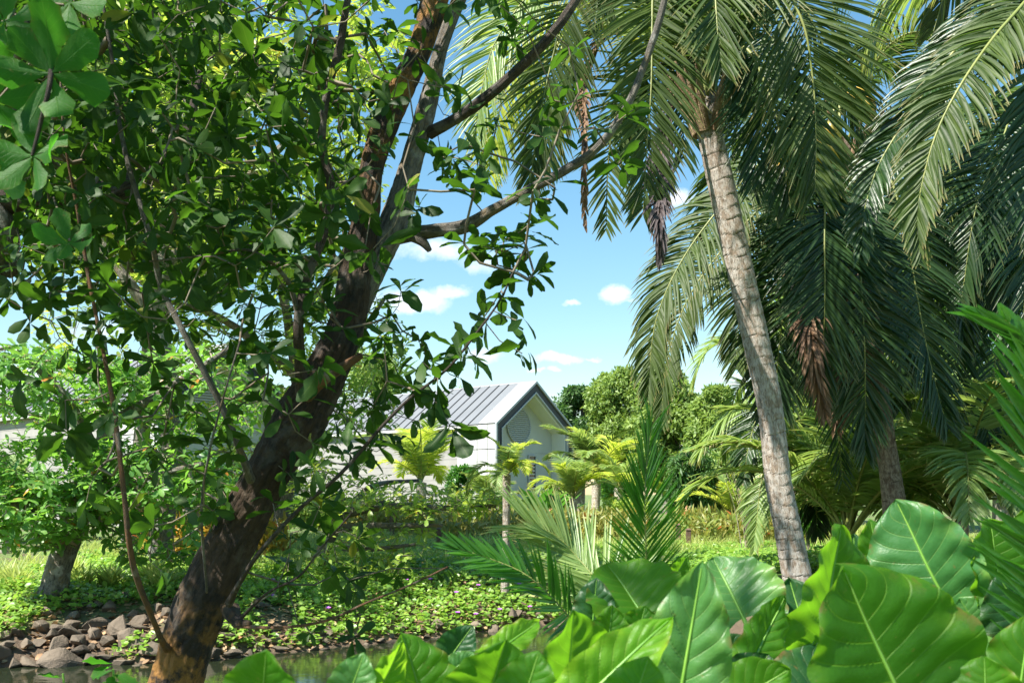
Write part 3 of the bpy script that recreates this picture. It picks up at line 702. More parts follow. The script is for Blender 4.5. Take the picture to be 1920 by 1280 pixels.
for (x, y) in [(962, 505), (990, 525), (1003, 518), (940, 545), (975, 548), (925, 575), (960, 580), (985, 590), (905, 598), (925, 615), (870, 585), (885, 640), (860, 660), (850, 700), (893, 668), (905, 462), (930, 470), (945, 452), (985, 455), (1000, 415), (870, 458), (1010, 440),
               (760, 500), (752, 545), (735, 590), (790, 640), (745, 625), (720, 640), (770, 665), (820, 720), (800, 700), (775, 730), (845, 800), (740, 770), (700, 760), (760, 800), (720, 830)]:
    if rng.random() < .62: tg.append(P(x, y, rng.uniform(4.8, 5.6)))
for _ in range(130):  # leaf clusters added out of view to shade the trunk
    tg.append(np.array([rng.uniform(-5.6, -2.8), rng.uniform(2.6, 5.4), rng.uniform(4.6, 7.2)]))
# the crown goes on above and to the left of the view
for _ in range(330):
    tg.append(P(rng.uniform(-150, 1000), rng.uniform(-560, 0), rng.uniform(4.6, 8.2)))
for _ in range(170):  # clusters added over the camera to dapple the big leaves below
    tg.append(np.array([rng.uniform(-4.8, -.3), rng.uniform(-1.2, 4.0), rng.uniform(5.2, 7.4)]))
tg = np.array(tg); base = np.vstack(nb)
Pn, chains, Wt = grow(base, tg)
twigs_mesh('twigs', Pn, chains, Wt, .0028, M['twig'], front, .42, 5, .022)
ax, ok = axes_for(Pn, chains, len(tg))
nf = leaves_for(front, tg[ok], ax[ok], (5, 9), (.11, .2), 'front_leaf', 300)

# ---------- second tree whose limb enters from the left
LT = np.array([-4.4, 6.6, 0.]); LT[2] = float(hgt(LT[0], LT[1]))
left = thing('mossy_tree', 'mossy tree beyond the left edge, reaching in with a thick dark limb', 'tree', LT)
nb2 = [branch(left, 'trunk', [(-320, 1330, 6.6, 85), (-260, 1000, 6.6, 75), (-190, 750, 6.6, 70), (-90, 560, 6.6, 60), (-5, 455, 6.6, 38), (-25, 380, 6.6, 34), (-60, 250, 6.7, 36), (20, 90, 6.8, 30), (60, -60, 6.8, 26), (90, -300, 6.8, 14)], 'bark_moss', 26, .04, .1, 21),
       branch(left, 'branch', [(-40, 400, 6.6, 28), (20, 372, 6.6, 26), (90, 366, 6.5, 25), (160, 368, 6.5, 24), (230, 352, 6.5, 20), (300, 310, 6.6, 14), (350, 240, 6.7, 9), (380, 120, 6.8, 5)], 'bark_brown', 20, .03, .12, 22),
       branch(left, 'branch', [(-90, 560, 6.6, 40), (-400, 200, 6.2, 26), (-700, -200, 5.8, 14), (-900, -500, 5.6, 7)], 'bark_moss', 14, .06, .1, 23),
       branch(left, 'branch', [(-5, 470, 6.6, 24), (20, 500, 6.6, 22), (34, 478, 6.6, 12)], 'bark_moss', 14, .03, .2, 24),
       branch(left, 'branch', [(-10, -60, 4.2, 14), (70, -40, 3.2, 7), (82, 60, 2.8, 5), (95, 138, 2.6, 5), (76, 230, 2.6, 4), (60, 292, 2.6, 3)], 'bark_brown', 8, .03, .08, 25)]
tg = [P(rng.uniform(-900, -60), rng.uniform(-450, 600), rng.uniform(5, 8)) for _ in range(260)]+[P(rng.uniform(-60, 420), rng.uniform(-200, 420), rng.uniform(6.5, 8.5)) for _ in range(110)]
tg = np.array(tg); Pn, chains, Wt = grow(np.vstack(nb2[:4]), tg)
twigs_mesh('twigs', Pn, chains, Wt, .003, M['twig'], left, .42, 5, .03)
ax, ok = axes_for(Pn, chains, len(tg)); leaves_for(left, tg[ok], ax[ok], (5, 8), (.15, .22), 'front_leaf', 60)
ms = leafmeshes('near_leaf')
for (x, y, dep, n, L, tx_, tz_) in ((95, 138, 2.6, 7, .16, .1, -.1), (62, 292, 2.6, 6, .125, -.1, .15), (8, 40, 2.7, 6, .15, .2, .1), (-12, 190, 2.7, 6, .14, .3, 0), (130, 5, 2.8, 6, .14, -.2, .2), (-5, 330, 3.0, 5, .12, .1, 0), (128, 455, 4.2, 6, .14, 0, .6)):
    c0_ = P(x, y, dep); fw = unit(np.array([tx_, -1, tz_])); ux = unit(np.cross(fw, UP)); uz = np.cross(ux, fw)
    for k in range(n):
        a_ = (k+rng.uniform(-.2, .2))/n*6.2832+x; D = unit(ux*math.cos(a_)+uz*math.sin(a_)+fw*rng.uniform(-.15, .3)); place_leaf(ms[k % 5], 'leaf', c0_, D, fw*-1+rng.normal(0, .2, 3), L*rng.uniform(.8, 1.1), left, rng.uniform(1.1, 1.4))
b = Buf()
for c_ in ([(82, 60), (40, 50), (10, 60)], [(84, 90), (30, 150), (-5, 190)], [(80, 20), (105, 5), (120, 10)]):
    tube(b, catmull([P(x, y, 2.75) for x, y in c_], step=.03)[0], .004, 6)
b.build('twigs', M['twig'], left, kind='stuff')
b = Buf(); tube(b, catmull([P(95, 350, 6.4), P(110, 400, 5), P(130, 450, 4.2)], step=.05)[0], .006, 6); b.build('twigs', M['twig'], left, kind='stuff')

# ------------------------------------------------------------------ trees of the far bank
def almond(label, name, base_px, by, trunk, limbs, crown, ntip, L, matkey, tmat, group=None, nsingle=300, nr=(5, 8), r0=.004, cat='tree', tb='bark_grey', seg=.3, gap=0.0):
    b0 = np.array(P(trunk[0][0], trunk[0][1], trunk[0][2])); b0[2] = float(hgt(b0[0], b0[1]))
    t = thing(name, label, cat, b0, group)
    ns = [branch(t, 'trunk', trunk, tb, 16, .06, .1, rng.uniform(0, 9))]
    for lm in limbs: ns.append(branch(t, 'branch', lm, tb, 10, .08, .1, rng.uniform(0, 9)))
    tg = []
    tot = sum(c[6] for c in crown)
    for (x, y, d_, rx, ry, rd, wt) in crown:
        for _ in range(int(ntip*wt/tot)):
            q = rng.normal(0, 1, 3); q = q/np.linalg.norm(q)*rng.uniform(.35, 1)**.5
            tg.append(P(x+q[0]*rx, y+q[1]*ry, d_)+np.array([0, q[2]*rd, 0]))
    tg = np.array(tg)
    Pn, ch, Wt = grow(np.vstack(ns), tg, seg=seg, wob=.15)
    twigs_mesh('twigs', Pn, ch, Wt, r0, M[tmat], t, .42, 5, .07)
    ax, ok = axes_for(Pn, ch, len(tg))
    leaves_for(t, tg[ok], ax[ok]+np.array([0, 0, .6]), nr, L, matkey, nsingle, spread=(50, 90), droop=.1)
    return t
almond('bright green almond tree with a curved trunk above the rocks at the left waterside', 'almond_tree', None, 0,
       [(85, 1175, 15.2, 36), (95, 1120, 15.2, 27), (118, 1040, 15.2, 22), (150, 960, 15.2, 20), (185, 880, 15.2, 17), (200, 780, 15.3, 13), (190, 640, 15.4, 9)],
       [[(118, 1040, 15.2, 12), (60, 960, 15.0, 10), (-40, 910, 14.8, 7)], [(150, 960, 15.2, 12), (260, 900, 14.8, 8), (380, 870, 14.5, 5)], [(185, 860, 15.2, 11), (120, 740, 15, 8), (20, 650, 14.8, 5)], [(195, 800, 15.2, 10), (330, 720, 15, 7), (450, 640, 15, 4)]],
       [(120, 880, 15.0, 190, 70, 1.3, 1.2), (60, 960, 14.6, 130, 70, 1.0, 1.0), (300, 900, 15.0, 170, 70, 1.3, 1), (90, 725, 15.2, 200, 75, 1.6, 1.3), (350, 740, 15.5, 170, 90, 1.5, .8), (330, 1010, 15.2, 130, 50, 1, .35)],
       1500, (.15, .22), 'almond_leaf', 'twig_pale', 'almond trees on the far bank')
almond('tall sunlit almond tree standing behind the leaning trunk and left of the villa', 'almond_tree', None, 0,
       [(520, 1010, 21, 16), (545, 880, 21, 13), (560, 760, 21, 12), (540, 600, 21, 9), (500, 420, 21, 6)],
       [[(555, 800, 21, 9), (640, 680, 21, 7), (720, 560, 21, 4)], [(550, 700, 21, 9), (420, 600, 21, 7), (300, 560, 21, 4)], [(545, 620, 21, 7), (640, 480, 21, 5), (690, 380, 21, 3)]],
       [(640, 640, 21, 130, 110, 2.2, 1.0), (430, 540, 21, 210, 150, 3, 1.1), (600, 420, 21, 150, 140, 2.4, .7), (560, 780, 21, 200, 60, 2, .8), (250, 640, 21, 190, 110, 2.4, .7), (480, 870, 21, 190, 50, 2, .6)],
       1000, (.17, .24), 'yellow_leaf', 'twig_pale', 'almond trees on the far bank', 200)
almond('wide flat-branched almond tree with bare pale twigs in front of the small palms', 'almond_tree', None, 0,
       [(600, 1060, 19, 15), (620, 1000, 19, 13), (650, 960, 19, 11), (720, 940, 19, 8)],
       [[(640, 965, 19, 8), (740, 948, 18.6, 6), (850, 952, 18.4, 5), (930, 948, 18.3, 3)], [(625, 990, 19, 8), (720, 985, 18.4, 6), (830, 985, 18.1, 3)], [(610, 1020, 19, 7), (680, 1030, 18.2, 5), (780, 1020, 17.9, 3)], [(650, 960, 19, 8), (700, 910, 19.4, 5), (790, 900, 19.6, 3)]],
       [(790, 935, 18.6, 210, 26, 1.2, 1.3), (840, 950, 18.4, 110, 20, 1.0, .6), (690, 970, 18.2, 150, 50, 1.2, .9), (700, 1040, 17.8, 110, 40, .9, .6), (610, 900, 19, 120, 50, 1.2, .7)],
       430, (.15, .21), 'yellow_leaf', 'twig_pale', 'almond trees on the far bank', 200, (4, 7))
almond('large green tree filling the upper left sky behind the leaning tree', 'broadleaf_tree', None, 0,
       [(300, 1040, 17.5, 22), (320, 800, 17.5, 18), (300, 560, 17.5, 16), (330, 300, 17.5, 12), (380, 60, 17.5, 8)],
       [[(310, 620, 17.5, 12), (160, 420, 17.5, 8), (40, 260, 17.5, 5)], [(305, 500, 17.5, 12), (470, 330, 17.5, 8), (610, 200, 17.5, 5)]],
       [(150, 200, 17.5, 260, 230, 3, 1.2), (450, 230, 17.5, 220, 220, 3, 1.1), (300, 430, 17.5, 330, 140, 3, 1.2), (650, 240, 18, 80, 160, 2, .45), (700, 90, 18, 60, 90, 1.5, .22)],
       1300, (.19, .27), 'yellow_leaf', 'twig_pale', None, 150)

# ---------- dense crowns far off
def lump_tree(name, label, px, Y, topy, botpx, halfw, lumps, per, L, matkey, trunk_r=.2, group=None, cat='tree', shape=None, hole=0.0):
    """crown from lumps of leaf-sized faces; px centre, topy/botpx in picture rows at depth Y"""
    c0 = P(px, 925, Y); zb = float(hgt(c0[0], Y)); zt = EYE+(925-topy)/1920*Y; zl = EYE+(925-botpx)/1920*Y
    hw = halfw/1920*Y
    t = thing(name, label, cat, (c0[0], Y, zb), group)
    b = Buf(); lean = rng.uniform(-.06, .06)*zt
    c, _ = catmull([(c0[0], Y, zb-.1), (c0[0]+lean*.4, Y, (zb+zl)/2), (c0[0]+lean, Y, (zl+zt)/2), (c0[0]+lean*.6, Y, zt-.15*(zt-zl))], step=.3)
    tube(b, c, np.linspace(trunk_r, trunk_r*.25, len(c)), 8); b.build('trunk', M['bark_grey'], t)
    br = Buf(); fol = Buf(); cz = (zl+zt)/2; rz = (zt-zl)/2
    for k in range(lumps):
        q = rng.normal(0, 1, 3); q /= np.linalg.norm(q); q *= rng.uniform(.3, 1)**.4
        lr = hw*rng.uniform(.16, .34)
        cen = np.array([c0[0]+q[0]*(hw-lr), Y+q[1]*(hw-lr)*.9, cz+q[2]*max(.2, rz-lr*.8)])
        if k < 14:
            a = c[min(len(c)-1, int(len(c)*rng.uniform(.4, .9)))]
            tube(br, catmull([a, (a+cen)/2+np.array([0, 0, -.1*hw]), cen], n=6)[0], np.linspace(trunk_r*.3, trunk_r*.06, 6), 5)
        n = int(per*rng.uniform(.6, 1.3)); d_ = unit(rng.normal(0, 1, (n, 3))); rr = lr*rng.uniform(.55, 1.12, (n, 1))
        pos = cen+d_*rr*np.array([1, 1, .75])
        A = unit(rng.normal(0, .8, (n, 3))+d_*.6+np.array([0, 0, -.1])); Nn = unit(d_+rng.normal(0, .5, (n, 3))+np.array([0, 0, .5]))
        inst(fol, *T_ELL, A, Nn, L*rng.uniform(.6, 1.3, n), pos, np.clip(rng.random(n)*.75+rng.uniform(0, .2), 0, .94))
    if br.n: br.build('branches', M['twig'], t, kind='stuff')
    fol.build('foliage', M[matkey], t, kind='stuff')
    return t
lump_tree('round_tree', 'dark green bushy tree just right of the villa', 1085, 62, 700, 925, 66, 70, 420, .26, 'bg_dark', .3, 'trees behind the garden')
lump_tree('round_tree', 'tall light green tree right of the villa, with the loose topmost crown', 1165, 60, 682, 930, 80, 90, 420, .26, 'bg_leaf', .3, 'trees behind the garden')
lump_tree('round_tree', 'broad light green tree behind the upright palm frond', 1255, 55, 684, 930, 88, 100, 420, .25, 'bg_leaf', .3, 'trees behind the garden')
lump_tree('round_tree', 'light green tree seen just left of the tall palm trunk', 1345, 52, 716, 930, 66, 70, 420, .24, 'bg_leaf', .3, 'trees behind the garden')
lump_tree('round_tree', 'green tree rising between the two coconut trunks', 1500, 36, 500, 930, 130, 80, 260, .26, 'bg_leaf', .3, 'trees behind the garden')
lump_tree('round_tree', 'deep green tree behind the second coconut trunk', 1680, 30, 430, 960, 150, 90, 260, .26, 'bg_leaf', .3, 'trees behind the garden')
lump_tree('round_tree', 'deep green tree at the right edge behind the hanging fronds', 1880, 27, 330, 970, 150, 90, 260, .25, 'bg_dark', .3, 'trees behind the garden')
lump_tree('round_tree', 'sparse tree top showing above the villa roof', 880, 75, 706, 900, 40, 24, 120, .3, 'bg_leaf', .3, 'trees behind the garden')
lump_tree('round_tree', 'pale green tree behind the roof and the leaning trunk', 700, 66, 640, 900, 75, 40, 160, .34, 'bg_leaf', .3, 'trees behind the garden')
for px, ty, hw in ((560, 760, 70), (420, 770, 80), (260, 790, 80), (110, 800, 90), (-30, 770, 90)):
    lump_tree('round_tree', 'far green tree seen through the almond foliage near picture column %d' % 0 if False else {560: 'far green tree behind the fork of the leaning trunk', 420: 'far green tree behind the long villa roof', 260: 'far green tree between the two villas', 110: 'far green tree above the grey villa wall', -30: 'far green tree at the left edge of the garden'}[px], px, 70, ty, 925, hw, 30, 130, .36, 'bg_leaf', .3, 'trees behind the garden')
lump_tree('round_tree', 'tall leafy tree filling the gaps high behind the leaning tree', 240, 20.5, -160, 560, 330, 70, 330, .22, 'bg_leaf', .2, 'trees behind the garden')
lump_tree('round_tree', 'unseen tree added beyond the left edge to shade the grey villa wall', -480, 31, 560, 900, 170, 60, 200, .3, 'bg_dark', .3, 'trees behind the garden')  # unseen tree, added to keep sun off the left villa
lump_tree('mound_shrub', 'rounded dark green shrub against the villa wall beside the yellow palm', 868, 38, 868, 952, 40, 26, 160, .16, 'heliconia', .05, None, 'shrub')
lump_tree('mound_shrub', 'green shrub below the pale palm clump right of the villa', 1165, 40, 890, 950, 50, 26, 160, .18, 'almond_leaf', .05, None, 'shrub')
lump_tree('mound_shrub', 'low light green shrub at the end of the croton bed', 1180, 30, 925, 985, 70, 26, 160, .12, 'yellow_leaf', .05, None, 'shrub')
lump_tree('mound_shrub', 'loose yellow-green shrub right of the tall palm trunk', 1520, 22, 900, 1010, 60, 26, 160, .12, 'almond_leaf', .05, None, 'shrub')
lump_tree('mound_shrub', 'green shrub under the villa gable window', 1045, 41, 905, 955, 32, 20, 150, .15, 'bg_leaf', .05, None, 'shrub')
for px, Y, ty, hw, lab in ((700, 33, 935, 80, 'leafy bush left of the yellow palm by the villa'), (600, 28, 925, 90, 'leafy bush behind the flat-branched almond tree'), (470, 27, 890, 90, 'leafy bush behind the leaning trunk base'), (330, 26, 880, 90, 'leafy bush behind the orange crotons'), (180, 25, 875, 90, 'leafy bush behind the waterside almond trunk'), (30, 24, 900, 90, 'leafy bush by the garden path at the left edge')):
    lump_tree('mound_shrub', lab, px, Y, ty, 990, hw, 30, 170, .15, 'bg_leaf', .05, 'leafy bushes in the garden', 'shrub')

# ---------- bamboo-like screen
def stem_clump(name, label, cat, px, Y, topy, halfw, n, nl, L, leafm, stemm, r, group=None, splay=.6, lo=.25):
    c0 = P(px, 925, Y); zb = float(hgt(c0[0], Y)); zt = EYE+(925-topy)/1920*Y; hw = halfw/1920*Y
    t = thing(name, label, cat, (c0[0], Y, zb), group); tips = []
    fol = Buf()
    for k in range(n):
        x0 = rng.normal(0, hw*.35*(1-splay)+.05); y0 = rng.normal(0, hw*.3*(1-splay)+.05); x1 = x0+rng.uniform(-1, 1)*hw*(.3+splay*.7); y1 = y0+rng.uniform(-.7, .7)*hw
        z1 = zb+(zt-zb)*rng.uniform(.7, 1)
        c, _ = catmull([(c0[0]+x0, Y+y0, zb-.05), (c0[0]+(x0*.6+x1*.4), Y+y0*.6+y1*.4, zb+(z1-zb)*.55), (c0[0]+x1, Y+y1, z1)], n=14)
        b = Buf(); tube(b, c, np.linspace(r, r*.35, 14), 6); b.build('stem', M[stemm], t)
        m_ = nl; s = rng.uniform(lo, 1, m_); pos = c[(s*13).astype(int)]+rng.normal(0, .12*hw+.03, (m_, 3))
        A = unit(rng.normal(0, 1, (m_, 3))+np.array([0, 0, -.2])); inst(fol, *T_LANCE, A, unit(rng.normal(0, .5, (m_, 3))+UP), L*rng.uniform(.6, 1.3, m_), pos, rng.random(m_))
    if nl: fol.build('foliage', M[leafm], t, kind='stuff')
    return t
stem_clump('bamboo_clump', 'dark bamboo-like screen left part, under the light green trees', 'bamboo', 1290, 36, 842, 42, 22, 420, .3, 'bg_dark', 'twig', .03, 'bamboo screens', .3)
stem_clump('bamboo_clump', 'dark bamboo-like screen nearer the tall palm trunk', 'bamboo', 1345, 37, 850, 38, 20, 400, .3, 'bg_leaf', 'twig', .03, 'bamboo screens', .3)
stem_clump('bare_shrub', 'shrub of bare pale stems left of the tall palm trunk', 'shrub', 1405, 23, 868, 42, 34, 14, .12, 'yellow_leaf', 'twig_pale', .014, None, .95, .8)

# ---------- broad-leaved clumps
def broad_clump(name, label, px, Y, n, L, matkey, group=None, el=(50, 85)):
    c0 = P(px, 925, Y); zb = float(hgt(c0[0], Y)); t = thing(name, label, 'plant', (c0[0], Y, zb), group)
    for k in range(n):
        az = rng.uniform(0, 6.28); e = math.radians(rng.uniform(*el)); D = np.array([math.cos(az)*math.cos(e), math.sin(az)*math.cos(e), math.sin(e)])
        Nn = unit(np.array([-math.cos(az)*.6, -math.sin(az)*.6, .7])); l_ = L*rng.uniform(.6, 1.1); p0 = np.array([c0[0], Y, zb])+np.array([rng.normal(0, .12*L), rng.normal(0, .12*L), 0])
        b = Buf(); inst(b, *T_BROAD, D[None], Nn[None], [l_], p0[None], rng.random(1)*.9); b.build('leaf', M[matkey], t)
    return t
for px, Y, n, L, lab in ((1000, 33, 34, 1.5, 'glossy dark broad-leaved clump in front of the gable window'), (1040, 32, 26, 1.2, 'lower glossy broad-leaved clump right of the gable window'), (965, 33, 20, 1.0, 'small glossy broad-leaved clump behind the slender yellow palm trunk')):
    broad_clump('heliconia_clump', lab, px, Y, n, L, 'heliconia', 'glossy broad-leaved clumps')

# ------------------------------------------------------------------ palms
def frond(parent, pts, Lf=.85, n=120, mat='palm', w_=.026, N=None, droop=.5, start=.14, rr=.022, a0=78, a1=26, single=False, rmat='rachis', name='frond', jit=.04, sl=(1, 1), tipk=.3):
    p = np.array(pts, float); c, ss = catmull(p, n=48); tot = ss[-1]
    b = Buf(); tube(b, c, np.linspace(rr, rr*.18, 48), 6)
    fo = b.build(name, M[rmat], parent)
    t = unit(np.gradient(c, axis=0))
    if N is None:
        ch = c[-1]-c[0]; h = np.array([ch[0], ch[1], 0.]); h = unit(h if np.linalg.norm(h) > .2 else t[6]*np.array([1, 1, 0])+1e-4)
        S = np.tile(np.array([h[1], -h[0], 0.]), (48, 1)); Nn = unit(np.cross(S, t)); S = unit(np.cross(t, Nn))
    else:
        Nn = np.tile(unit(np.array(N, float)), (48, 1)); S = unit(np.cross(t, Nn)); Nn = unit(np.cross(S, t))
    s = np.linspace(start, .995, n)
    fs = rng.uniform(0, 90); jl = rng.uniform(.85, 1.08)
    fb = Buf()
    for side in (1, -1):
        sj = np.clip(s+rng.normal(0, .003, n), 0, 1); idx = sj*47; i0 = np.clip(idx.astype(int), 0, 46); fr = (idx-i0)[:, None]
        pos = c[i0]*(1-fr)+c[i0+1]*fr; tt = unit(t[i0]*(1-fr)+t[i0+1]*fr); Sv = S[i0]*side; Nv = Nn[i0]
        k = (sj-start)/(1-start)
        ln = sl[0 if side > 0 else 1]*Lf*np.interp(k, [0, .08, .3, .6, .85, 1], [.35, .7, 1, .92, .6, tipk])*rng.uniform(.85, 1.08, n)*jl*(1-.55*(rng.random(n) < .05))
        a = np.radians(np.interp(k, [0, 1], [a0, a1])+rng.normal(0, 4, n)+22*(vnoise(s*14+fs, s*0+side)-.5))[:, None]
        d_ = unit(tt*np.cos(a)+Sv*np.sin(a)+Nv*(.12+.35*(vnoise(s*9+fs+31, s*0+side*2)-.5))[:, None]+rng.normal(0, jit, (n, 3)))
        Wv = unit(np.cross(d_, Nv)+rng.normal(0, .25, (n, 3)))
        rows = 6; cur = pos.copy(); dd = d_.copy(); V = []; UV = []
        wp = [.35, .95, 1, .85, .55, .06]
        for q in range(rows):
            wv = Wv-dd*np.sum(Wv*dd, 1, keepdims=True); wv = unit(wv)
            nn_ = np.cross(wv, dd); hw = (w_*.5*wp[q])
            V += [cur-wv*hw+nn_*hw*.5, cur, cur+wv*hw+nn_*hw*.5]
            UV += [(-1, q/5), (0, q/5), (1, q/5)]
            cur = cur+dd*(ln[:, None]/(rows-1)); g = droop*rng.uniform(.75, 1.3, (n, 1))*(.10+.30*q/(rows-1))*np.minimum(1.3, ln[:, None]/.6+.25)
            dd = unit(dd+np.array([0, 0, -1.])*g)
        V = np.stack(V, 1); m_ = rows*3
        f = []
        for q in range(rows-1):
            for j_ in (0, 1): f.append((q*3+j_, q*3+j_+1, q*3+3+j_+1, q*3+3+j_))
        f = np.array(f)
        if single:
            for i_ in range(n):
                bb = Buf(); bb.add(V[i_], f, UV, rng.random()*.8); bb.build('leaflet', M[mat], fo)
        else:
            ff = (f[None]+(np.arange(n)*m_)[:, None, None]).reshape(-1, 4)
            fb.add(V.reshape(-1, 3), ff, np.tile(np.array(UV), (n, 1)), np.repeat(rng.random(n)*.8, m_))
    if not single: fb.build('leaflets', M[mat], fo, kind='stuff')
    return fo

def palm_trunk(parent, pts, mat='palm_bark', ring=.11, sides=28):
    w4 = np.array([list(P(x, y, d_))+[r/1920*d_] for (x, y, d_, r) in pts])
    c, ss = catmull(w4, step=.011); r = c[:, 3].copy()
    # uneven leaf-scar rings
    k = 0.0; marks = []
    while k < ss[-1]: marks.append(k); k += ring*rng.uniform(.55, 1.45)
    marks = np.array(marks+[ss[-1]+.1])
    ang = np.arange(sides)/sides*2*np.pi
    wob = .35*ring*np.sin(ang[None]+rng.uniform(0, 6))+.12*ring*np.sin(3*ang[None]+ss[:, None]*3)
    sw = ss[:, None]+wob; ii = np.clip(np.searchsorted(marks, sw)-1, 0, len(marks)-2)
    fr = (sw-marks[ii])/(marks[ii+1]-marks[ii]); fr = np.clip(fr, 0, 1)
    prof = 1+.03*(1-fr)**2-.03*np.exp(-((fr-1)/.06)**2)+.012*np.sin(7*ang[None]+ss[:, None]*11)+.015*np.sin(4*ang[None]-ss[:, None]*4)
    b = Buf(); tube(b, c[:, :3], r, sides, True, disp=lambda s, a, rr_: prof)
    amp = np.interp(ii, np.arange(len(marks)), rng.uniform(.2, 1.0, len(marks))); dark = amp*(np.exp(-((fr-1)/.07)**2)*(.7+.5*np.sin(5*ang[None]+ii*2.3)))
    dark = np.clip(dark, 0, 1)
    b.r[0] = dark.reshape(-1)
    return b.build('trunk', M[mat], parent)

def nuts(parent, cen, n, spread, r, mat='coconut'):
    for k in range(n):
        q = cen+rng.normal(0, spread, 3); me = bpy.data.meshes.new('coconut'); bm = bmesh.new()
        bmesh.ops.create_icosphere(bm, subdivisions=2, radius=r)
        for v in bm.verts:
            v.co.z *= 1.25; f = 1-.12*abs(math.sin(math.atan2(v.co.y, v.co.x)*1.5)); v.co.x *= f; v.co.y *= f
        bm.to_mesh(me); bm.free()
        for pl in me.polygons: pl.use_smooth = True
        me.materials.append(M[mat]); o = link('coconut', me, parent); o.matrix_basis = Matrix.Translation(q) @ Matrix.Rotation(rng.uniform(-.6, .6), 4, 'X')

def pp(L_, d0, d1=None):
    n = len(L_)
    return [P(a[0], a[1], a[2] if len(a) > 2 else d0+(d1-d0 if d1 is not None else 0)*k/(n-1)) for k, a in enumerate(L_)]

# palm A: tall slender palm, centre right
YA = 9.5; base = P(1495, 1100, YA); base[2] = float(hgt(base[0], YA))
pa = thing('coconut_palm', 'tall coconut palm with a pale ringed trunk standing clear against the sky', 'palm', base, 'coconut palms')
palm_trunk(pa, [(1520, 1215, YA, 38), (1498, 1100, YA, 28), (1479, 1000, YA, 25), (1459, 900, YA, 24.5), (1443, 760, YA, 23), (1411, 610, YA, 24.5), (1375, 450, YA, 24), (1349, 330, YA, 24.5), (1335, 270, YA, 23.5), (1327, 215, YA, 26), (1320, 175, YA, 18)])
F = [
    ([(1322, 205), (1290, 20, 9.2), (1250, -110, 8.8), (1226, -40, 8.5), (1221, 160, 8.3), (1212, 285, 8.3), (1206, 400, 8.3)], dict(N=(.1, -1, .25), Lf=.8, mat='palm', n=150, droop=.35)),
    ([(1320, 205), (1240, 10, 9.5), (1140, -80, 9.4), (1062, 20, 9.3), (1038, 100, 9.3), (1010, 230, 9.3), (992, 350, 9.3)], dict(N=(.3, -1, .3), Lf=.85, mat='palm', n=150, droop=.4)),
    ([(1318, 205), (1190, -60, 9.8), (1050, -60, 9.8), (940, 60, 9.8), (905, 160, 9.8), (890, 260, 9.8)], dict(Lf=.8, mat='palm_pale', N=(-.2, -1, .5))),
    ([(1318, 205), (1160, -20, 10.1), (1020, 20, 10.2), (960, 120, 10.2), (930, 240, 10.2), (915, 330, 10.2)], dict(Lf=.8, mat='palm_yellow', N=(.1, -1, .3), droop=.5)),
    ([(1320, 215), (1230, 110, 9.9), (1165, 190, 10), (1142, 290, 10), (1136, 430, 10)], dict(N=(.1, -1, .1), Lf=.62, mat='palm', n=56, droop=.3)),
    ([(1318, 210), (1235, 60, 10.2), (1100, 60, 10.6), (1040, 170, 10.8), (1020, 320, 10.8)], dict(Lf=.9, mat='palm', N=(.3, -1, .6))),
    ([(1330, 200), (1365, 10, 9.1), (1430, -70, 8.8), (1500, 30, 8.6), (1523, 140, 8.6), (1530, 260, 8.6), (1528, 360, 8.6)], dict(N=(-.1, -1, .3), Lf=1.0, mat='palm', n=150, droop=.35)),
    ([(1330, 200), (1400, -30, 9.3), (1490, -10, 9.1), (1565, 135, 9.1), (1610, 230, 9.1), (1646, 345, 9.1)], dict(N=(.5, -1, .5), Lf=.62, mat='palm', droop=.45)),
    ([(1332, 205), (1390, 90, 9.2), (1440, 170, 9.0), (1466, 270, 8.9), (1482, 390, 8.9)], dict(N=(-.2, -1, .2), Lf=.75, mat='palm_dark', droop=.3)),
    ([(1332, 205), (1360, 60, 10.4), (1410, 60, 10.8), (1430, 200, 11), (1410, 350, 11)], dict(N=(0, -1, .2), Lf=.9, mat='palm_dark', droop=.3)),
    ([(1330, 200), (1340, -60, 9.9), (1380, -240, 10.3), (1460, -360, 10.6)], dict(Lf=.9)),
    ([(1326, 200), (1290, -90, 9.4), (1230, -260, 9.0), (1100, -330, 8.6)], dict(Lf=.9)),
    ([(1326, 205), (1330, 0, 8.8), (1335, -80, 8.0), (1340, -20, 7.3), (1350, 130, 7.1)], dict(Lf=.75, mat='palm', N=(0, -1, .4), droop=.3)),
    ([(1328, 205), (1300, 60, 10.3), (1290, 40, 11.3), (1285, 150, 11.9), (1280, 300, 12)], dict(Lf=.9, mat='palm_dark', N=(0, -1, .3))),
    ([(1322, 210), (1250, 160, 10.2), (1200, 180, 10.5), (1180, 280, 10.6)], dict(Lf=.6, mat='palm_dark', N=(0, -1, .3))),
]
for pts, kw in F: frond(pa, pp(pts, YA), **kw)
frond(pa, pp([(1318, 225), (1262, 200, 9.2), (1240, 290, 9.1), (1236, 400, 8.2), (1236, 480, 8.2)], YA), Lf=.42, n=150, mat='palm_black', N=(0, -1, 0), a0=24, a1=8, droop=.9, rmat='rachis_dead', jit=.08, w_=.022)
frond(pa, pp([(1316, 222), (1170, 60, 9.9), (1100, 130, 9.9), (1094, 260, 8.4), (1096, 420, 8.4)], YA), Lf=.3, n=90, mat='palm_dead', N=(0, -1, 0), a0=16, a1=8, droop=.9, rmat='rachis_dead', w_=.025)
b = Buf()
for k in range(26):
    a = rng.uniform(0, 6.28); c, _ = catmull([P(1327, 250, YA)+np.array([.1*math.cos(a), .1*math.sin(a), 0]), P(1323, 200, YA)+np.array([.2*math.cos(a), .2*math.sin(a), 0]), P(1320, 150, YA)+np.array([.35*math.cos(a), .35*math.sin(a), rng.uniform(-.1, .1)])], n=6)
    tube(b, c, [.05, .045, .04, .03, .02, .01], 6)
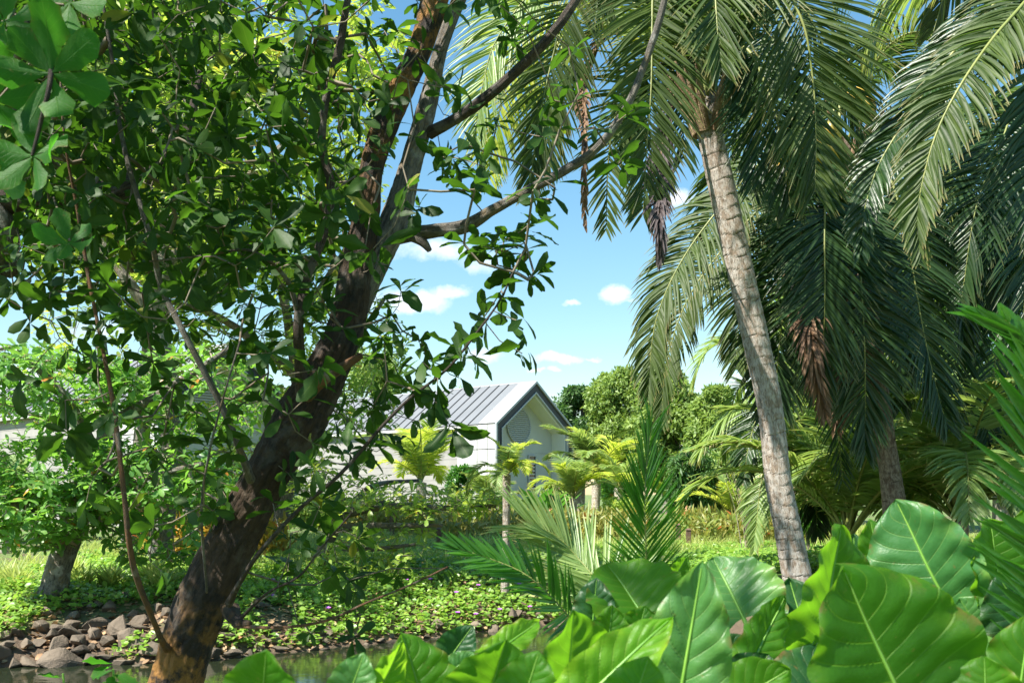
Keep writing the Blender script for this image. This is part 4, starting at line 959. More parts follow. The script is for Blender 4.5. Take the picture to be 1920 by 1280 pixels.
b.build('leaf_sheath', M['sheath'], pa)

# palm B
YB = 13.5; base = P(1690, 1120, YB); base[2] = float(hgt(base[0], YB))
pb = thing('coconut_palm', 'coconut palm with yellow nuts and long dark drooping fronds, right of the pale trunk', 'palm', base, 'coconut palms')
palm_trunk(pb, [(1712, 1150, YB, 70), (1702, 1080, YB, 44), (1686, 1010, YB, 27), (1671, 900, YB, 20), (1658, 820, YB, 19), (1642, 700, YB, 19), (1615, 500, YB, 19), (1596, 380, YB, 20), (1582, 310, YB, 22), (1572, 260, YB, 18)], 'palm_bark_dark')
F = [
    ([(1560, 290), (1550, 320, 12.7), (1546, 430, 12.3), (1546, 580, 12.2), (1538, 730, 12.3)], dict(N=(0, -1, .1), Lf=1.05, mat='palm_dark', n=150, droop=.3, w_=.038)),
    ([(1578, 300), (1600, 380, 12.9), (1615, 540, 12.5), (1622, 690, 12.5), (1622, 850, 12.6)], dict(N=(0, -1, .1), Lf=1.0, mat='palm_dark', n=150, droop=.35, w_=.038)),
    ([(1556, 295), (1450, 290, 13.2), (1350, 390, 13), (1272, 500, 13), (1228, 610, 13), (1215, 740, 13)], dict(Lf=.85, mat='palm', n=150, w_=.036, N=(-.6, -1, .5), droop=.8)),
    ([(1556, 300), (1470, 350, 13.7), (1370, 450, 13.8), (1290, 560, 13.8), (1250, 680, 13.8), (1240, 790, 13.8)], dict(Lf=.8, mat='palm', n=150, w_=.036, N=(-.4, -1, .5), droop=.8)),
    ([(1558, 305), (1500, 380, 13.6), (1478, 520, 13.5), (1460, 660, 13.5), (1450, 800, 13.5)], dict(Lf=1.0, mat='palm_dark', n=150, w_=.038, N=(-.3, -1, .1), droop=.5)),
    ([(1585, 295), (1660, 320, 13.2), (1700, 450, 13), (1735, 640, 13), (1775, 800, 13)], dict(Lf=1.05, mat='palm_dark', n=150, w_=.038, N=(.3, -1, .1), droop=.5)),
    ([(1580, 285), (1560, 170, 14), (1590, 104, 14.2), (1660, 115, 14.2), (1730, 160, 14.2), (1770, 240, 14.2)], dict(Lf=1.0, mat='palm', n=150, w_=.038)),
    ([(1575, 285), (1480, 180, 14.4), (1400, 230, 14.7), (1340, 350, 14.8), (1310, 480, 14.8)], dict(Lf=1.0, mat='palm', n=150, w_=.038)),
    ([(1585, 290), (1680, 260, 14.0), (1770, 360, 14), (1800, 520, 14), (1805, 660, 14)], dict(Lf=1.05, mat='palm_dark', n=150, w_=.038, droop=.7, N=(.3, -1, .3))),
    ([(1570, 290), (1530, 330, 14.8), (1430, 420, 15.4), (1390, 560, 15.6), (1380, 690, 15.6)], dict(Lf=1.0, mat='palm', n=150, w_=.038, N=(-.3, -1, .2))),
    ([(1565, 300), (1520, 350, 12.9), (1500, 450, 12.6), (1500, 600, 12.5)], dict(Lf=.95, mat='palm_dark', n=70, w_=.055, N=(0, -1, .2))),
    ([(1590, 300), (1640, 400, 14.2), (1680, 560, 14.6), (1690, 760, 14.7)], dict(Lf=1.0, mat='palm_dark', n=150, w_=.038, N=(0, -1, .2))),
    ([(1575, 270), (1570, 60, 13.8), (1540, -40, 13.8), (1470, -20, 13.8), (1430, 60, 13.8)], dict(Lf=.9, mat='palm', n=70)),
    ([(1585, 280), (1640, 120, 13), (1720, 60, 12.6), (1800, 120, 12.4), (1850, 240, 12.4)], dict(Lf=.95, mat='palm', n=150)),
    ([(1560, 300), (1540, 450, 14.3), (1560, 700, 14.5), (1580, 900, 14.5)], dict(Lf=.8, mat='palm_dark', n=70, N=(0, -1, .1))),
]
for pts, kw in F: frond(pb, pp(pts, YB), **kw)
for pts in ([(1560, 320), (1510, 480, 13.2), (1520, 640, 12.0), (1545, 780, 12.0)], [(1562, 320), (1560, 500, 13.3), (1555, 660, 13.2), (1570, 800, 13.2)], [(1565, 320), (1590, 560, 13.6), (1590, 760, 13.6)]):
    frond(pb, pp(pts, YB), Lf=.7, n=120, mat='palm_dead', N=(0, -1, 0), a0=30, a1=14, droop=.8, rmat='rachis_dead', jit=.12, w_=.036)
nuts(pb, P(1535, 268, 12.0), 14, .15, .125); nuts(pb, P(1612, 190, 11.8), 5, .06, .09); nuts(pb, P(1640, 250, 13.2), 2, .06, .1); nuts(pb, P(1475, 262, 12.2), 5, .12, .1)
b = Buf()
for k in range(40):
    a = rng.uniform(0, 6.28); c, _ = catmull([P(1590, 350, YB)+np.array([.15*math.cos(a), .15*math.sin(a), 0]), P(1580, 300, YB)+np.array([.3*math.cos(a), .3*math.sin(a), 0]), P(1570, 240, YB)+np.array([.6*math.cos(a), .6*math.sin(a), rng.uniform(-.2, .2)])], n=6)
    tube(b, c, [.08, .07, .06, .05, .03, .015], 6)
b.build('leaf_sheath', M['sheath'], pb)

# palm C, crown beyond the upper right corner
YC = 8.2; cb = (2230, 900)
base = P(2250, 1100, YC); base[2] = float(hgt(base[0], YC))
pc = thing('coconut_palm', 'coconut palm beyond the right edge whose long fronds arch in from the top right corner', 'palm', base, 'coconut palms')
palm_trunk(pc, [(2260, 1230, YC, 48), (2240, 1000, YC, 38), (2200, 700, YC, 34), (2150, 300, YC, 32), (2110, 0, YC, 32), (2090, -120, YC, 30)])
F = [
    ([(2088, -120), (2010, -110, 7.9), (1925, 0, 7.6), (1860, 75, 7.5), (1800, 162, 7.4), (1760, 240, 7.4), (1736, 315, 7.4), (1720, 400, 7.4), (1724, 475, 7.4)], dict(Lf=.5, mat='palm', n=150, w_=.036, N=(-.35, -.85, .6), droop=.75)),
    ([(2086, -120), (1990, -130, 8.2), (1872, 0, 8.1), (1780, 108, 8.1), (1706, 215, 8.1), (1650, 305, 8.1), (1622, 390, 8.1), (1614, 470, 8.1)], dict(Lf=.55, mat='palm_dark', n=150, w_=.036, N=(-.5, -.8, .5), droop=.85)),  # dark leaf colour stands in for shadow from the other fronds
    ([(2085, -130), (1960, -200, 8.6), (1830, -130, 8.7), (1730, -50, 8.8), (1662, 20, 8.8), (1635, 110, 8.8)], dict(Lf=.95, mat='palm_pale', n=150, w_=.036, droop=.9)),
    ([(2085, -130), (1990, -220, 9.2), (1880, -170, 9.5), (1790, -60, 9.6), (1750, 60, 9.6)], dict(Lf=1.0, mat='palm', n=150, w_=.036, droop=.9)),
    ([(2090, -120), (2040, -50, 7.7), (1990, 100, 7.5), (1950, 280, 7.5), (1935, 440, 7.5)], dict(Lf=.8, mat='palm_dark', n=150, N=(-.2, -1, .2))),
    ([(2090, -130), (2060, -260, 8.0), (1980, -360, 7.8), (1840, -380, 7.6)], dict(Lf=.9)),
    ([(2090, -120), (2200, -200, 8.2), (2330, -100, 8.2), (2400, 60, 8.2)], dict(Lf=.9)),
    ([(2085, -130), (2000, -180, 9.5), (1930, -60, 10.4), (1900, 80, 10.6)], dict(Lf=1.0, mat='palm_dark')),
]
for pts, kw in F: frond(pc, pp(pts, YC), **kw)

# palm D behind, dark, right edge
YD = 15.0; base = P(1960, 1100, YD); base[2] = float(hgt(base[0], YD))
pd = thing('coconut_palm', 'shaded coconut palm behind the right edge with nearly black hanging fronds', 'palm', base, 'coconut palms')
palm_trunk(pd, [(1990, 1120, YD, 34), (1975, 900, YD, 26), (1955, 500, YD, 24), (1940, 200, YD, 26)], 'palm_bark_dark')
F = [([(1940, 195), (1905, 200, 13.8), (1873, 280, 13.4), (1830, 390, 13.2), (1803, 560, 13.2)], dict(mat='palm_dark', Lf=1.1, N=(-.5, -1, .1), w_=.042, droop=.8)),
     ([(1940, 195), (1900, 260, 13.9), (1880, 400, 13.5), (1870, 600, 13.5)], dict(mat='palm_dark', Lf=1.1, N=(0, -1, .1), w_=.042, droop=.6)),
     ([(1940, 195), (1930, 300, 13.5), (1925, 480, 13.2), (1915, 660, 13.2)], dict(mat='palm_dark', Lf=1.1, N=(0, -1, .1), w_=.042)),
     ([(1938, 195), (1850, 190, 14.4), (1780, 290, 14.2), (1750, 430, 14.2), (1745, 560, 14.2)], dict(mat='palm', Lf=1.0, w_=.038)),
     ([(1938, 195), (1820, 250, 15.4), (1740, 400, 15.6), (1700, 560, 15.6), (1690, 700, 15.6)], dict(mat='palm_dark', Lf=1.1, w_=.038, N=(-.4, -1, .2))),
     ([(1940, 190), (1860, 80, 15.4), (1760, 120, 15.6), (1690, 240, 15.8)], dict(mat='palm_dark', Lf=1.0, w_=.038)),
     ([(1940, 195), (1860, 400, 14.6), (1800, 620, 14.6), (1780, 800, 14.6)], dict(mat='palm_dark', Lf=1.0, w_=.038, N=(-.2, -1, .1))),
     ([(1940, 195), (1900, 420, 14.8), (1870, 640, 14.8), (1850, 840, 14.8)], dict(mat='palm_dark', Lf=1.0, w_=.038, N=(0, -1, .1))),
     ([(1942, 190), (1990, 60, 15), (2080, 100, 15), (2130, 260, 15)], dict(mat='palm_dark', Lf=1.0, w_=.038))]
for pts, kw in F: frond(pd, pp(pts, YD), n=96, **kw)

# palm G behind trunk A
YG = 18.0; base = P(1468, 1030, YG); base[2] = float(hgt(base[0], YG))
pg = thing('coconut_palm', 'shorter coconut palm directly behind the pale trunk with light fronds hanging to the left', 'palm', base, 'coconut palms')
palm_trunk(pg, [(1475, 1030, YG, 18), (1470, 920, YG, 15), (1462, 800, YG, 14), (1456, 770, YG, 13)], 'palm_bark_dark')
F = [([(1455, 775), (1418, 742), (1364, 778), (1334, 815), (1312, 852)], dict(mat='palm_pale', Lf=.85, w_=.042, droop=1.1)),
     ([(1455, 780), (1440, 840, 17.6), (1424, 930, 17.5), (1414, 1030, 17.5)], dict(mat='palm_pale', Lf=.6, w_=.042, N=(-.6, -1, .1), droop=.9)),
     ([(1455, 770), (1420, 680), (1375, 640), (1325, 660), (1300, 720)], dict(mat='palm_pale', Lf=.9, w_=.038)),
     ([(1458, 772), (1480, 700), (1520, 740), (1545, 840), (1552, 960)], dict(mat='palm_pale', Lf=1.0, w_=.042)),
     ([(1458, 778), (1500, 800), (1525, 880), (1532, 1000)], dict(mat='palm_dark', Lf=.9, w_=.042, N=(.4, -1, .1))),
     ([(1456, 772), (1430, 760, 17), (1405, 830, 16.8), (1395, 900, 16.8)], dict(mat='palm_dark', Lf=.7, w_=.038)),
     ([(1457, 768), (1450, 640), (1470, 580), (1500, 600)], dict(mat='palm', Lf=.8, w_=.038)),
     ([(1458, 770), (1530, 690), (1590, 730), (1620, 840)], dict(mat='palm_pale', Lf=1.0, w_=.042)),
     ([(1456, 772), (1400, 720, 18.6), (1372, 760, 18.8), (1360, 860, 18.8)], dict(mat='palm_pale', Lf=.6, w_=.038))]
for pts, kw in F: frond(pg, pp(pts, YG), n=84, **kw)

def auto_palm(label, px, by, Y, crown_y, nf_, Lr, mats, trunk_r, group, el=(20, 85), bend=.9, Lf=.3, w_=.036, n=44, name='young_palm', base_yz=None, cat='palm', seed=0, tm='palm_bark', azs=None):
    rg = np.random.default_rng(seed+100)
    c0 = P(px, 925, Y); zb = float(hgt(c0[0], Y)); zc = EYE+(925-crown_y)/1920*Y
    t = thing(name, label, cat, (c0[0], Y, zb), group); cr = np.array([c0[0], Y, max(zc, zb+.05)])
    if zc > zb+.25:
        b0 = 925-(zb-.1-EYE)*1920/Y
        palm_trunk(t, [(px-4, b0, Y, trunk_r*1.25), (px-1, (b0+crown_y)/2, Y, trunk_r), (px, crown_y, Y, trunk_r*1.1)], tm, ring=.08, sides=16)
    for k in range(nf_):
        az = k*2.39996+rg.normal(0, .2) if azs is None else azs[k % len(azs)]; e = math.radians(rg.uniform(*el)); L_ = rg.uniform(*Lr)
        h = np.array([math.cos(az), math.sin(az), 0]); pts = [cr]; cur = cr.copy(); ee = e
        for q in range(6):
            cur = cur+(h*math.cos(ee)+UP*math.sin(ee))*L_/6; pts.append(cur.copy()); ee -= bend*(.18+.06*q)*(1.2 if e < 1 else .9)
        frond(t, pts, Lf=Lf*L_, n=n, mat=mats[k % len(mats)], w_=w_, rr=.012+.006*L_, start=.16, droop=.5)
    return t
auto_palm('slender young palm with yellow fronds on a thin pale trunk before the gable', 950, 1035, 17.7, 890, 12, (.65, .95), ['palm_yellow', 'palm_pale', 'palm_yellow'], 7, 'young palms by the villa', (15, 90), .95, .3, .022, 56, seed=1)
auto_palm('bright yellow-green palm against the left villa wall', 790, 960, 34, 905, 15, (2.0, 2.8), ['palm_yellow', 'palm_pale', 'palm_yellow'], 9, 'young palms by the villa', (35, 90), 0.83, .3, 0.046, 60, seed=2)
auto_palm('pale feathery palm with no visible trunk left of the slender yellow palm', 915, 980, 30, 965, 11, (1.3, 2.0), ['palm_pale'], 8, 'young palms by the villa', (35, 90), 0.86, .3, 0.039, 54, seed=3)
auto_palm('tall feathery palm clump just right of the villa', 1118, 950, 38, 905, 16, (2.2, 3.2), ['palm_pale', 'palm', 'palm_yellow'], 8, 'young palms by the villa', (35, 90), 0.79, .3, 0.046, 60, seed=4)
auto_palm('arching yellow palm in front of the right villa corner', 1075, 975, 30, 935, 15, (1.2, 1.9), ['palm_pale', 'palm_yellow'], 7, 'young palms by the villa', (35, 90), 0.94, .32, 0.033, 54, seed=5)
auto_palm('yellowing palm beside the upright dark frond, right of the palm clump', 1160, 960, 36, 915, 10, (1.6, 2.3), ['palm_yellow', 'palm_pale'], 8, 'young palms by the villa', (35, 90), 0.94, .3, 0.039, 54, seed=6)
auto_palm('small upright yellow-green palm between the bamboo and the bare shrub', 1375, 985, 27, 970, 10, (1.2, 1.9), ['palm_pale', 'palm_yellow', 'palm'], 7, 'young palms by the villa', (45, 90), 0.72, .28, 0.033, 51, seed=7)
auto_palm('small pale fan of fronds at the left edge below the grey villa wall', 12, 900, 22, 915, 8, (.9, 1.3), ['palm_pale'], 7, 'young palms by the villa', (35, 90), 0.79, .34, 0.033, 51, seed=8)
auto_palm('low green palm behind the orange crotons and the leaning trunk', 350, 960, 20, 950, 10, (1.0, 1.6), ['palm_pale', 'palm'], 7, 'young palms by the villa', (35, 90), 0.79, .34, 0.033, 51, seed=9)
# understorey coconut palms at right; the pale leaf colour stands in for sunlight
auto_palm('understorey palm coloured pale as if sunlit, spreading left of the second coconut trunk', 1590, 1010, 16, 1010, 18, (2.6, 3.8), ['palm_pale'], 12, 'understorey palms', (45, 85), .95, .26, .055, 60, seed=11)
auto_palm('understorey palm with arching pale fronds right of the second coconut trunk', 1800, 1040, 15.5, 980, 20, (2.8, 4.0), ['palm_pale'], 14, 'understorey palms', (35, 85), 1.0, .25, .055, 64, seed=12)
auto_palm('understorey palm at the right edge behind the blurred green frond', 1930, 1040, 17, 960, 18, (2.8, 4.0), ['palm_pale'], 14, 'understorey palms', (35, 85), 1.0, .25, .06, 60, seed=13)
auto_palm('darker understorey palm low between the two coconut trunks', 1700, 1060, 19, 960, 12, (2.6, 3.6), ['palm', 'palm_dark'], 14, 'understorey palms', (35, 85), 1.0, .26, .06, 60, seed=14)

# foreground sapling palms
base = P(1175, 1250, 4.1); base[2] = float(hgt(base[0], base[1]))
s1 = thing('palm_sapling', 'fresh green palm sapling rising out of the big leaves at the centre', 'palm', base, 'palm saplings in front')
root_pt = [base[0], base[1], base[2]]
def spp(L_): return [np.array(root_pt)]+[P(*a) for a in L_]
frond(s1, spp([(1200, 1170, 4.1), (1211, 1064, 4.05), (1209, 950, 4.0), (1212, 870, 4.0), (1222, 800, 4.0)]), Lf=.33, n=110, mat='palm_fresh', w_=.0085, N=(.25, -.95, .1), droop=.1, start=.32, rr=.008, a0=50, a1=20, single=True, tipk=.5, jit=.03)
frond(s1, spp([(1150, 1140, 4.2), (1110, 1077, 4.25), (1081, 1043, 4.3), (1055, 1014, 4.3), (1029, 996, 4.3), (990, 980, 4.3)]), Lf=.36, n=84, mat='palm_pale', w_=.013, N=(.25, -.9, .35), droop=.08, start=.45, rr=.008, a0=74, a1=20, single=True, tipk=.6, jit=.03)
frond(s1, spp([(1120, 1220, 3.8), (1066, 1155, 3.7), (1034, 1119, 3.65), (1000, 1087, 3.6), (969, 1067, 3.6), (917, 1046, 3.6), (858, 1027, 3.6)]), Lf=.25, n=52, mat='palm_fresh', w_=.015, N=(.2, -.9, .35), droop=.06, start=.45, rr=.008, a0=66, a1=16, single=True, tipk=.5, jit=.03)
base = P(2060, 1300, 2.3); base[2] = float(hgt(base[0], base[1]))
s2 = thing('palm_sapling', 'palm sapling at the right edge with long soft bright green leaflets', 'palm', base, 'palm saplings in front')
frond(s2, [base]+[P(*a) for a in [(2062, 1180, 2.3), (2032, 1000, 2.3), (2010, 850, 2.3), (1985, 735, 2.3), (1940, 655, 2.3), (1885, 600, 2.3)]], Lf=.46, sl=(.4, 1), n=86, mat='palm_fresh', w_=.023, N=(.1, -1, .1), droop=.1, start=.3, rr=.01, a0=66, a1=22, single=True, tipk=.35, jit=.03)

# ------------------------------------------------------------------ elephant-ear plants in front
def ear_leaf(parent, bx, by, tx, ty, Yb, Yt, wpx, mat='alocasia', nh=(0, 0), fold=.12, wave=1.0, curl=.08):
    Pb = P(bx, by, Yb); Pt = P(tx, ty, Yt); A = Pt-Pb; L = np.linalg.norm(A); A = A/L
    mid = (Pb+Pt)/2; view = unit(np.array([0, 0, EYE])-mid)
    Nn = unit(view+np.array([nh[0], 0, nh[1]])+rng.normal(0, .08, 3)); Nn = unit(Nn-A*np.dot(Nn, A)); W = np.cross(A, Nn)
    hw = wpx/1920*(Yb+Yt)/2/2/max(.6, abs(float(np.dot(Nn, view))))
    nu, nv_ = 29, 44; us = np.linspace(-1, 1, nu); vs = np.linspace(0, 1, nv_)
    U, V = np.meshgrid(us, vs); au = np.abs(U)
    prof = (1-V)**.86*(.58+1.5*V); prof = prof/prof.max()
    ph = 8*(V-.3*au); r1, r2, r3 = rng.uniform(0, 6, 3)
    edge = 1+.018*np.sin(V*25+r1+2*U)*au**2+.014*np.sin(V*47+r2)*au**2
    x = U*hw*prof*edge
    y = L*(V-.26*au**1.4*(1-V)**2.4)
    tw = rng.uniform(-.55, .55); fold = fold+rng.uniform(0, .3)
    quilt = np.abs(np.sin(np.pi*ph))**.6*.034*L*(1-au**6)*np.minimum(1, au*4)*(1-V)**.3
    z = quilt+tw*x*(V-.3)+fold*np.abs(x)-curl*L*V**2+wave*.055*L*au**2.5*np.sin(V*26+r3+np.sign(U)*1.3)*(.5+.5*(1-V))+.035*L*au**2*np.sin(V*5+r2+U*2)+.012*L*np.sin(V*7+U*3+r1)
    v = Pb+x[..., None]*W+y[..., None]*A+z[..., None]*Nn
    i = np.arange(nv_-1)[:, None]*nu; j = np.arange(nu-1)[None, :]
    f = np.stack([i+j, i+j+1, i+nu+j+1, i+nu+j], -1).reshape(-1, 4)
    b = Buf(); b.add(v.reshape(-1, 3), f, np.stack([U, V], -1).reshape(-1, 2), rng.random()*.8)
    lf = b.build('leaf', M[mat], parent)
    # midrib as a raised rib on the leaf
    b = Buf(); cc = Pb+(y[:, nu//2][:, None]*A)+((z[:, nu//2]+.002)[:, None]*Nn)
    tube(b, cc[:-2], np.linspace(.0055, .0015, nv_-2)*(L/.35), 6); b.build('midrib', M['petiole'], lf)
    # petiole down to the plant's base
    g = np.array(parent.location); c, _ = catmull([Pb, Pb-A*.12+np.array([0, .02, -.05]), (Pb+g)/2+np.array([0, .03, .05]), g+rng.normal(0, .02, 3)*np.array([1, 1, 0])], n=22)
    b = Buf(); tube(b, c, np.linspace(.006, .016, 22), 8); b.build('petiole', M['petiole'], parent)
PL = {}
def ear_plant(key, label, x, y):
    z = float(hgt(x, y)); PL[key] = thing('elephant_ear_plant', label, 'plant', (x, y, z), 'elephant ear plants in front')
    b = Buf(); tube(b, [(x, y, z-.05), (x+.01, y, z+.12), (x, y+.01, z+.28)], [.06, .05, .03], 10); b.build('stem', M['petiole'], PL[key])
ear_plant('a', 'lone elephant ear plant with one round bright leaf, right of the leaning trunk base', -.42, 1.75)
ear_plant('b', 'elephant ear plant with a dark pointed leaf, left of the wavy-edged leaves', -.12, 2.1)
ear_plant('c', 'elephant ear plant with broad wavy yellow-edged leaves below the palm sapling', .12, 2.0)
ear_plant('d', 'elephant ear plant with a broad dark leaf right under the upright frond', .45, 2.6)
ear_plant('e', 'elephant ear plant with a tall pale upright leaf in the middle of the row', .38, 1.9)
ear_plant('f', 'elephant ear plant with a frosted blue-green open leaf left of the pale trunk foot', .65, 2.75)
ear_plant('g', 'elephant ear plant with the largest bright leaf, lower right', .95, 2.2)
ear_plant('h', 'elephant ear plant with a tall deeply veined leaf in front of the second coconut trunk', 1.35, 3.0)
ear_plant('i', 'elephant ear plant at the right edge with crowded overlapping leaves', 1.6, 2.7)
EL = [
    ('a', 490, 1345, 497, 1224, 1.8, 1.75, 135, 'alocasia', (0, .2)),
    ('b', 800, 1340, 757, 1183, 2.0, 2.0, 125, 'alocasia', (.8, 0)), ('b', 700, 1315, 756, 1206, 1.95, 1.9, 56, 'alocasia_lime', (.6, 0)),
    ('b', 648, 1320, 682, 1224, 1.9, 1.9, 90, 'alocasia_pale', (0, .3)), ('b', 834, 1246, 886, 1172, 2.4, 2.4, 74, 'alocasia_deep', (0, .2)), ('b', 838, 1266, 888, 1222, 2.3, 2.3, 50, 'alocasia_pale', (0, .4)),
    ('c', 905, 1345, 948, 1204, 1.9, 1.85, 165, 'alocasia', (.2, 0)), ('c', 1045, 1350, 1088, 1150, 1.95, 1.9, 190, 'alocasia', (.8, 0)), ('c', 925, 1228, 1014, 1158, 2.2, 2.3, 48, 'alocasia_lime', (0, .5)),
    ('c', 975, 1335, 1010, 1220, 1.8, 1.8, 120, 'alocasia', (0, .2)), ('c', 880, 1330, 900, 1250, 2.2, 2.2, 120, 'alocasia_deep', (0, .2)),
    ('d', 1205, 1152, 1138, 1050, 2.6, 2.7, 150, 'alocasia', (.3, .1)), ('d', 1110, 1180, 1119, 1083, 2.6, 2.6, 84, 'alocasia_deep', (0, .1)), ('d', 1136, 1225, 1150, 1134, 2.45, 2.45, 80, 'alocasia', (.2, 0)),
    ('d', 1190, 1215, 1210, 1135, 2.5, 2.5, 90, 'alocasia', (0, .2)), ('d', 1262, 1085, 1290, 1042, 2.9, 2.9, 38, 'alocasia', (.6, 0)), ('d', 1150, 1250, 1170, 1190, 2.3, 2.3, 90, 'alocasia_deep', (0, .2)),
    ('e', 1268, 1350, 1316, 1056, 1.95, 1.9, 165, 'alocasia_pale', (0, .2)), ('e', 1075, 1330, 1262, 1150, 1.75, 1.8, 120, 'alocasia_lime', (-.1, .2)), ('e', 1180, 1350, 1215, 1230, 1.7, 1.7, 130, 'alocasia', (0, .2)),
    ('f', 1394, 1158, 1336, 1040, 2.75, 2.85, 170, 'alocasia_pale', (-.1, .35)), ('f', 1398, 1262, 1480, 1113, 2.4, 2.5, 78, 'alocasia', (.5, 0)), ('f', 1325, 1262, 1405, 1192, 2.5, 2.5, 88, 'alocasia_deep', (0, .3)),
    ('f', 1450, 1222, 1524, 1158, 2.6, 2.6, 90, 'alocasia_pale', (0, .5)), ('f', 1345, 1335, 1482, 1250, 2.1, 2.1, 120, 'alocasia', (0, .3)), ('f', 1400, 1300, 1440, 1225, 2.3, 2.3, 120, 'alocasia_deep', (0, .3)),
    ('g', 1702, 1345, 1588, 1062, 2.05, 2.0, 300, 'alocasia', (.4, .1)), ('g', 1538, 1200, 1588, 985, 2.6, 2.6, 160, 'alocasia', (.9, -.3)), ('g', 1500, 1330, 1560, 1220, 2.2, 2.3, 140, 'alocasia_deep', (0, .3)),
    ('g', 1520, 1225, 1480, 1080, 2.8, 2.85, 120, 'alocasia_deep', (0, .2)),
    ('h', 1776, 1130, 1674, 938, 2.9, 2.95, 205, 'alocasia_pale', (-.3, -.2)), ('h', 1655, 1100, 1634, 972, 3.1, 3.1, 92, 'alocasia', (.3, 0)), ('h', 1760, 1170, 1690, 1020, 3.15, 3.2, 190, 'alocasia_deep', (0, .1)),
    ('h', 1610, 1150, 1600, 1000, 3.3, 3.3, 120, 'alocasia_deep', (0, .1)), ('h', 1720, 1260, 1790, 1130, 2.9, 2.9, 150, 'alocasia_deep', (0, .3)),
    ('i', 1874, 1112, 1862, 972, 2.9, 2.9, 150, 'alocasia', (.8, .1)), ('i', 1935, 1180, 1872, 1078, 2.6, 2.6, 150, 'alocasia_deep', (0, .2)), ('i', 1905, 1345, 1932, 1150, 2.1, 2.1, 150, 'alocasia', (-.2, 0)),
    ('i', 1855, 1300, 1788, 1160, 2.3, 2.3, 100, 'alocasia_pale', (.4, .2)), ('i', 1840, 1190, 1800, 1120, 2.8, 2.8, 110, 'alocasia_pale', (0, .6)), ('i', 1850, 1340, 1845, 1230, 2.0, 2.0, 150, 'alocasia', (0, .4)),
    ('i', 1960, 1060, 1925, 950, 3.0, 3.0, 130, 'alocasia', (0, .2)), ('i', 1880, 1240, 1900, 1150, 2.6, 2.6, 130, 'alocasia_deep', (0, .2)),
]
for (k, bx, by, tx, ty, yb, yt, wpx, mt, nh) in EL: ear_leaf(PL[k], bx, by, tx, ty, yb, yt, wpx, mt, nh)

# small bright seedlings, bottom left
for (x, y, dep, n, L, lab) in ((118, 1262, 4.6, 6, .13, 'small bright green seedling at the bottom left corner'), (212, 1254, 4.6, 7, .12, 'bright green seedling just left of the leaning trunk foot')):
    p = P(x, y, dep); gz = float(hgt(p[0], p[1])); t = thing('seedling', lab, 'plant', (p[0], p[1], gz), 'seedlings by the leaning tree')
    b = Buf(); tube(b, catmull([(p[0], p[1], gz), (p[0]+.03, p[1], (gz+p[2])/2), p], n=12)[0], .005, 6); b.build('stem', M['petiole'], t)
    a, d_, n_, l_ = rosette(p, np.array([0, -.3, 1.]), n, L, (60, 95), .2)
    for i_ in range(n): place_leaf(leafmeshes('near_leaf')[i_ % 5], 'leaf', a[i_]-UP*.05*(i_ % 3), d_[i_], n_[i_], l_[i_], t, 1.3)

# ------------------------------------------------------------------ rocks of the bank
def rock_mesh(seed, mat):
    rg = np.random.default_rng(seed); bm = bmesh.new()
    for _ in range(11):
        q = rg.normal(0, 1, 3); q /= np.linalg.norm(q); q *= np.array([1, .75, .6])*rg.uniform(.75, 1.15); bm.verts.new(q)
    r = bmesh.ops.convex_hull(bm, input=bm.verts)
    bmesh.ops.delete(bm, geom=[g for g in r['geom_unused'] if isinstance(g, bmesh.types.BMVert)], context='VERTS')
    bmesh.ops.bevel(bm, geom=list(bm.edges), offset=.045, segments=1, affect='EDGES', profile=.6)
    me = bpy.data.meshes.new('stone'); bm.to_mesh(me); bm.free(); me.materials.append(mat); return me
RM = [rock_mesh(k, M['rock'] if k % 3 else M['rock_warm']) for k in range(9)]
def stone(x, y, s, dz=0.0):
    z = float(hgt(x, y)); o = link('stone', RM[int(rng.integers(9))], ground)
    o.matrix_basis = Matrix.Translation((x, y, z+s*.28+dz)) @ Matrix.Rotation(rng.uniform(0, 6.28), 4, 'Z') @ Matrix.Rotation(rng.uniform(-.35, .35), 4, 'X') @ Matrix.Diagonal((s*rng.uniform(.8, 1.25), s*rng.uniform(.8, 1.2), s*rng.uniform(.75, 1.15), 1))
placed = []
def try_stone(x, s0, s, dz=0):
    y = float(yfar(x))+s0
    for (a, b_, c_) in placed:
        if (a-x)**2+(b_-y)**2 < ((c_+s)*.52)**2: return
    placed.append((x, y, s)); stone(x, y, s, dz)
for _ in range(900):
    x = rng.uniform(-7.2, -3.8) if rng.random() < .85 else rng.uniform(-8.2, -3.8); s0 = rng.uniform(-.1, .95); try_stone(x, s0, rng.uniform(.13, .36)*(1-.25*s0))
for _ in range(200):
    x = rng.uniform(-3.8, 2.5); s0 = rng.uniform(-.1, .4); try_stone(x, s0, rng.uniform(.07, .2))
for _ in range(40):
    x = rng.uniform(-8, -3.6); try_stone(x, rng.uniform(1.2, 2.2), rng.uniform(.06, .2))
try_stone(3.4, 2.0, .12)

# ------------------------------------------------------------------ ground cover, grass, crotons
def scatter_on(n, xr, smin, smax, keep=None):
    x = rng.uniform(xr[0], xr[1], n); s = rng.uniform(smin, smax, n); y = yfar(x)+s
    if keep is not None: k = keep(x, y); x, y = x[k], y[k]
    return x, y, hgt(x, y)
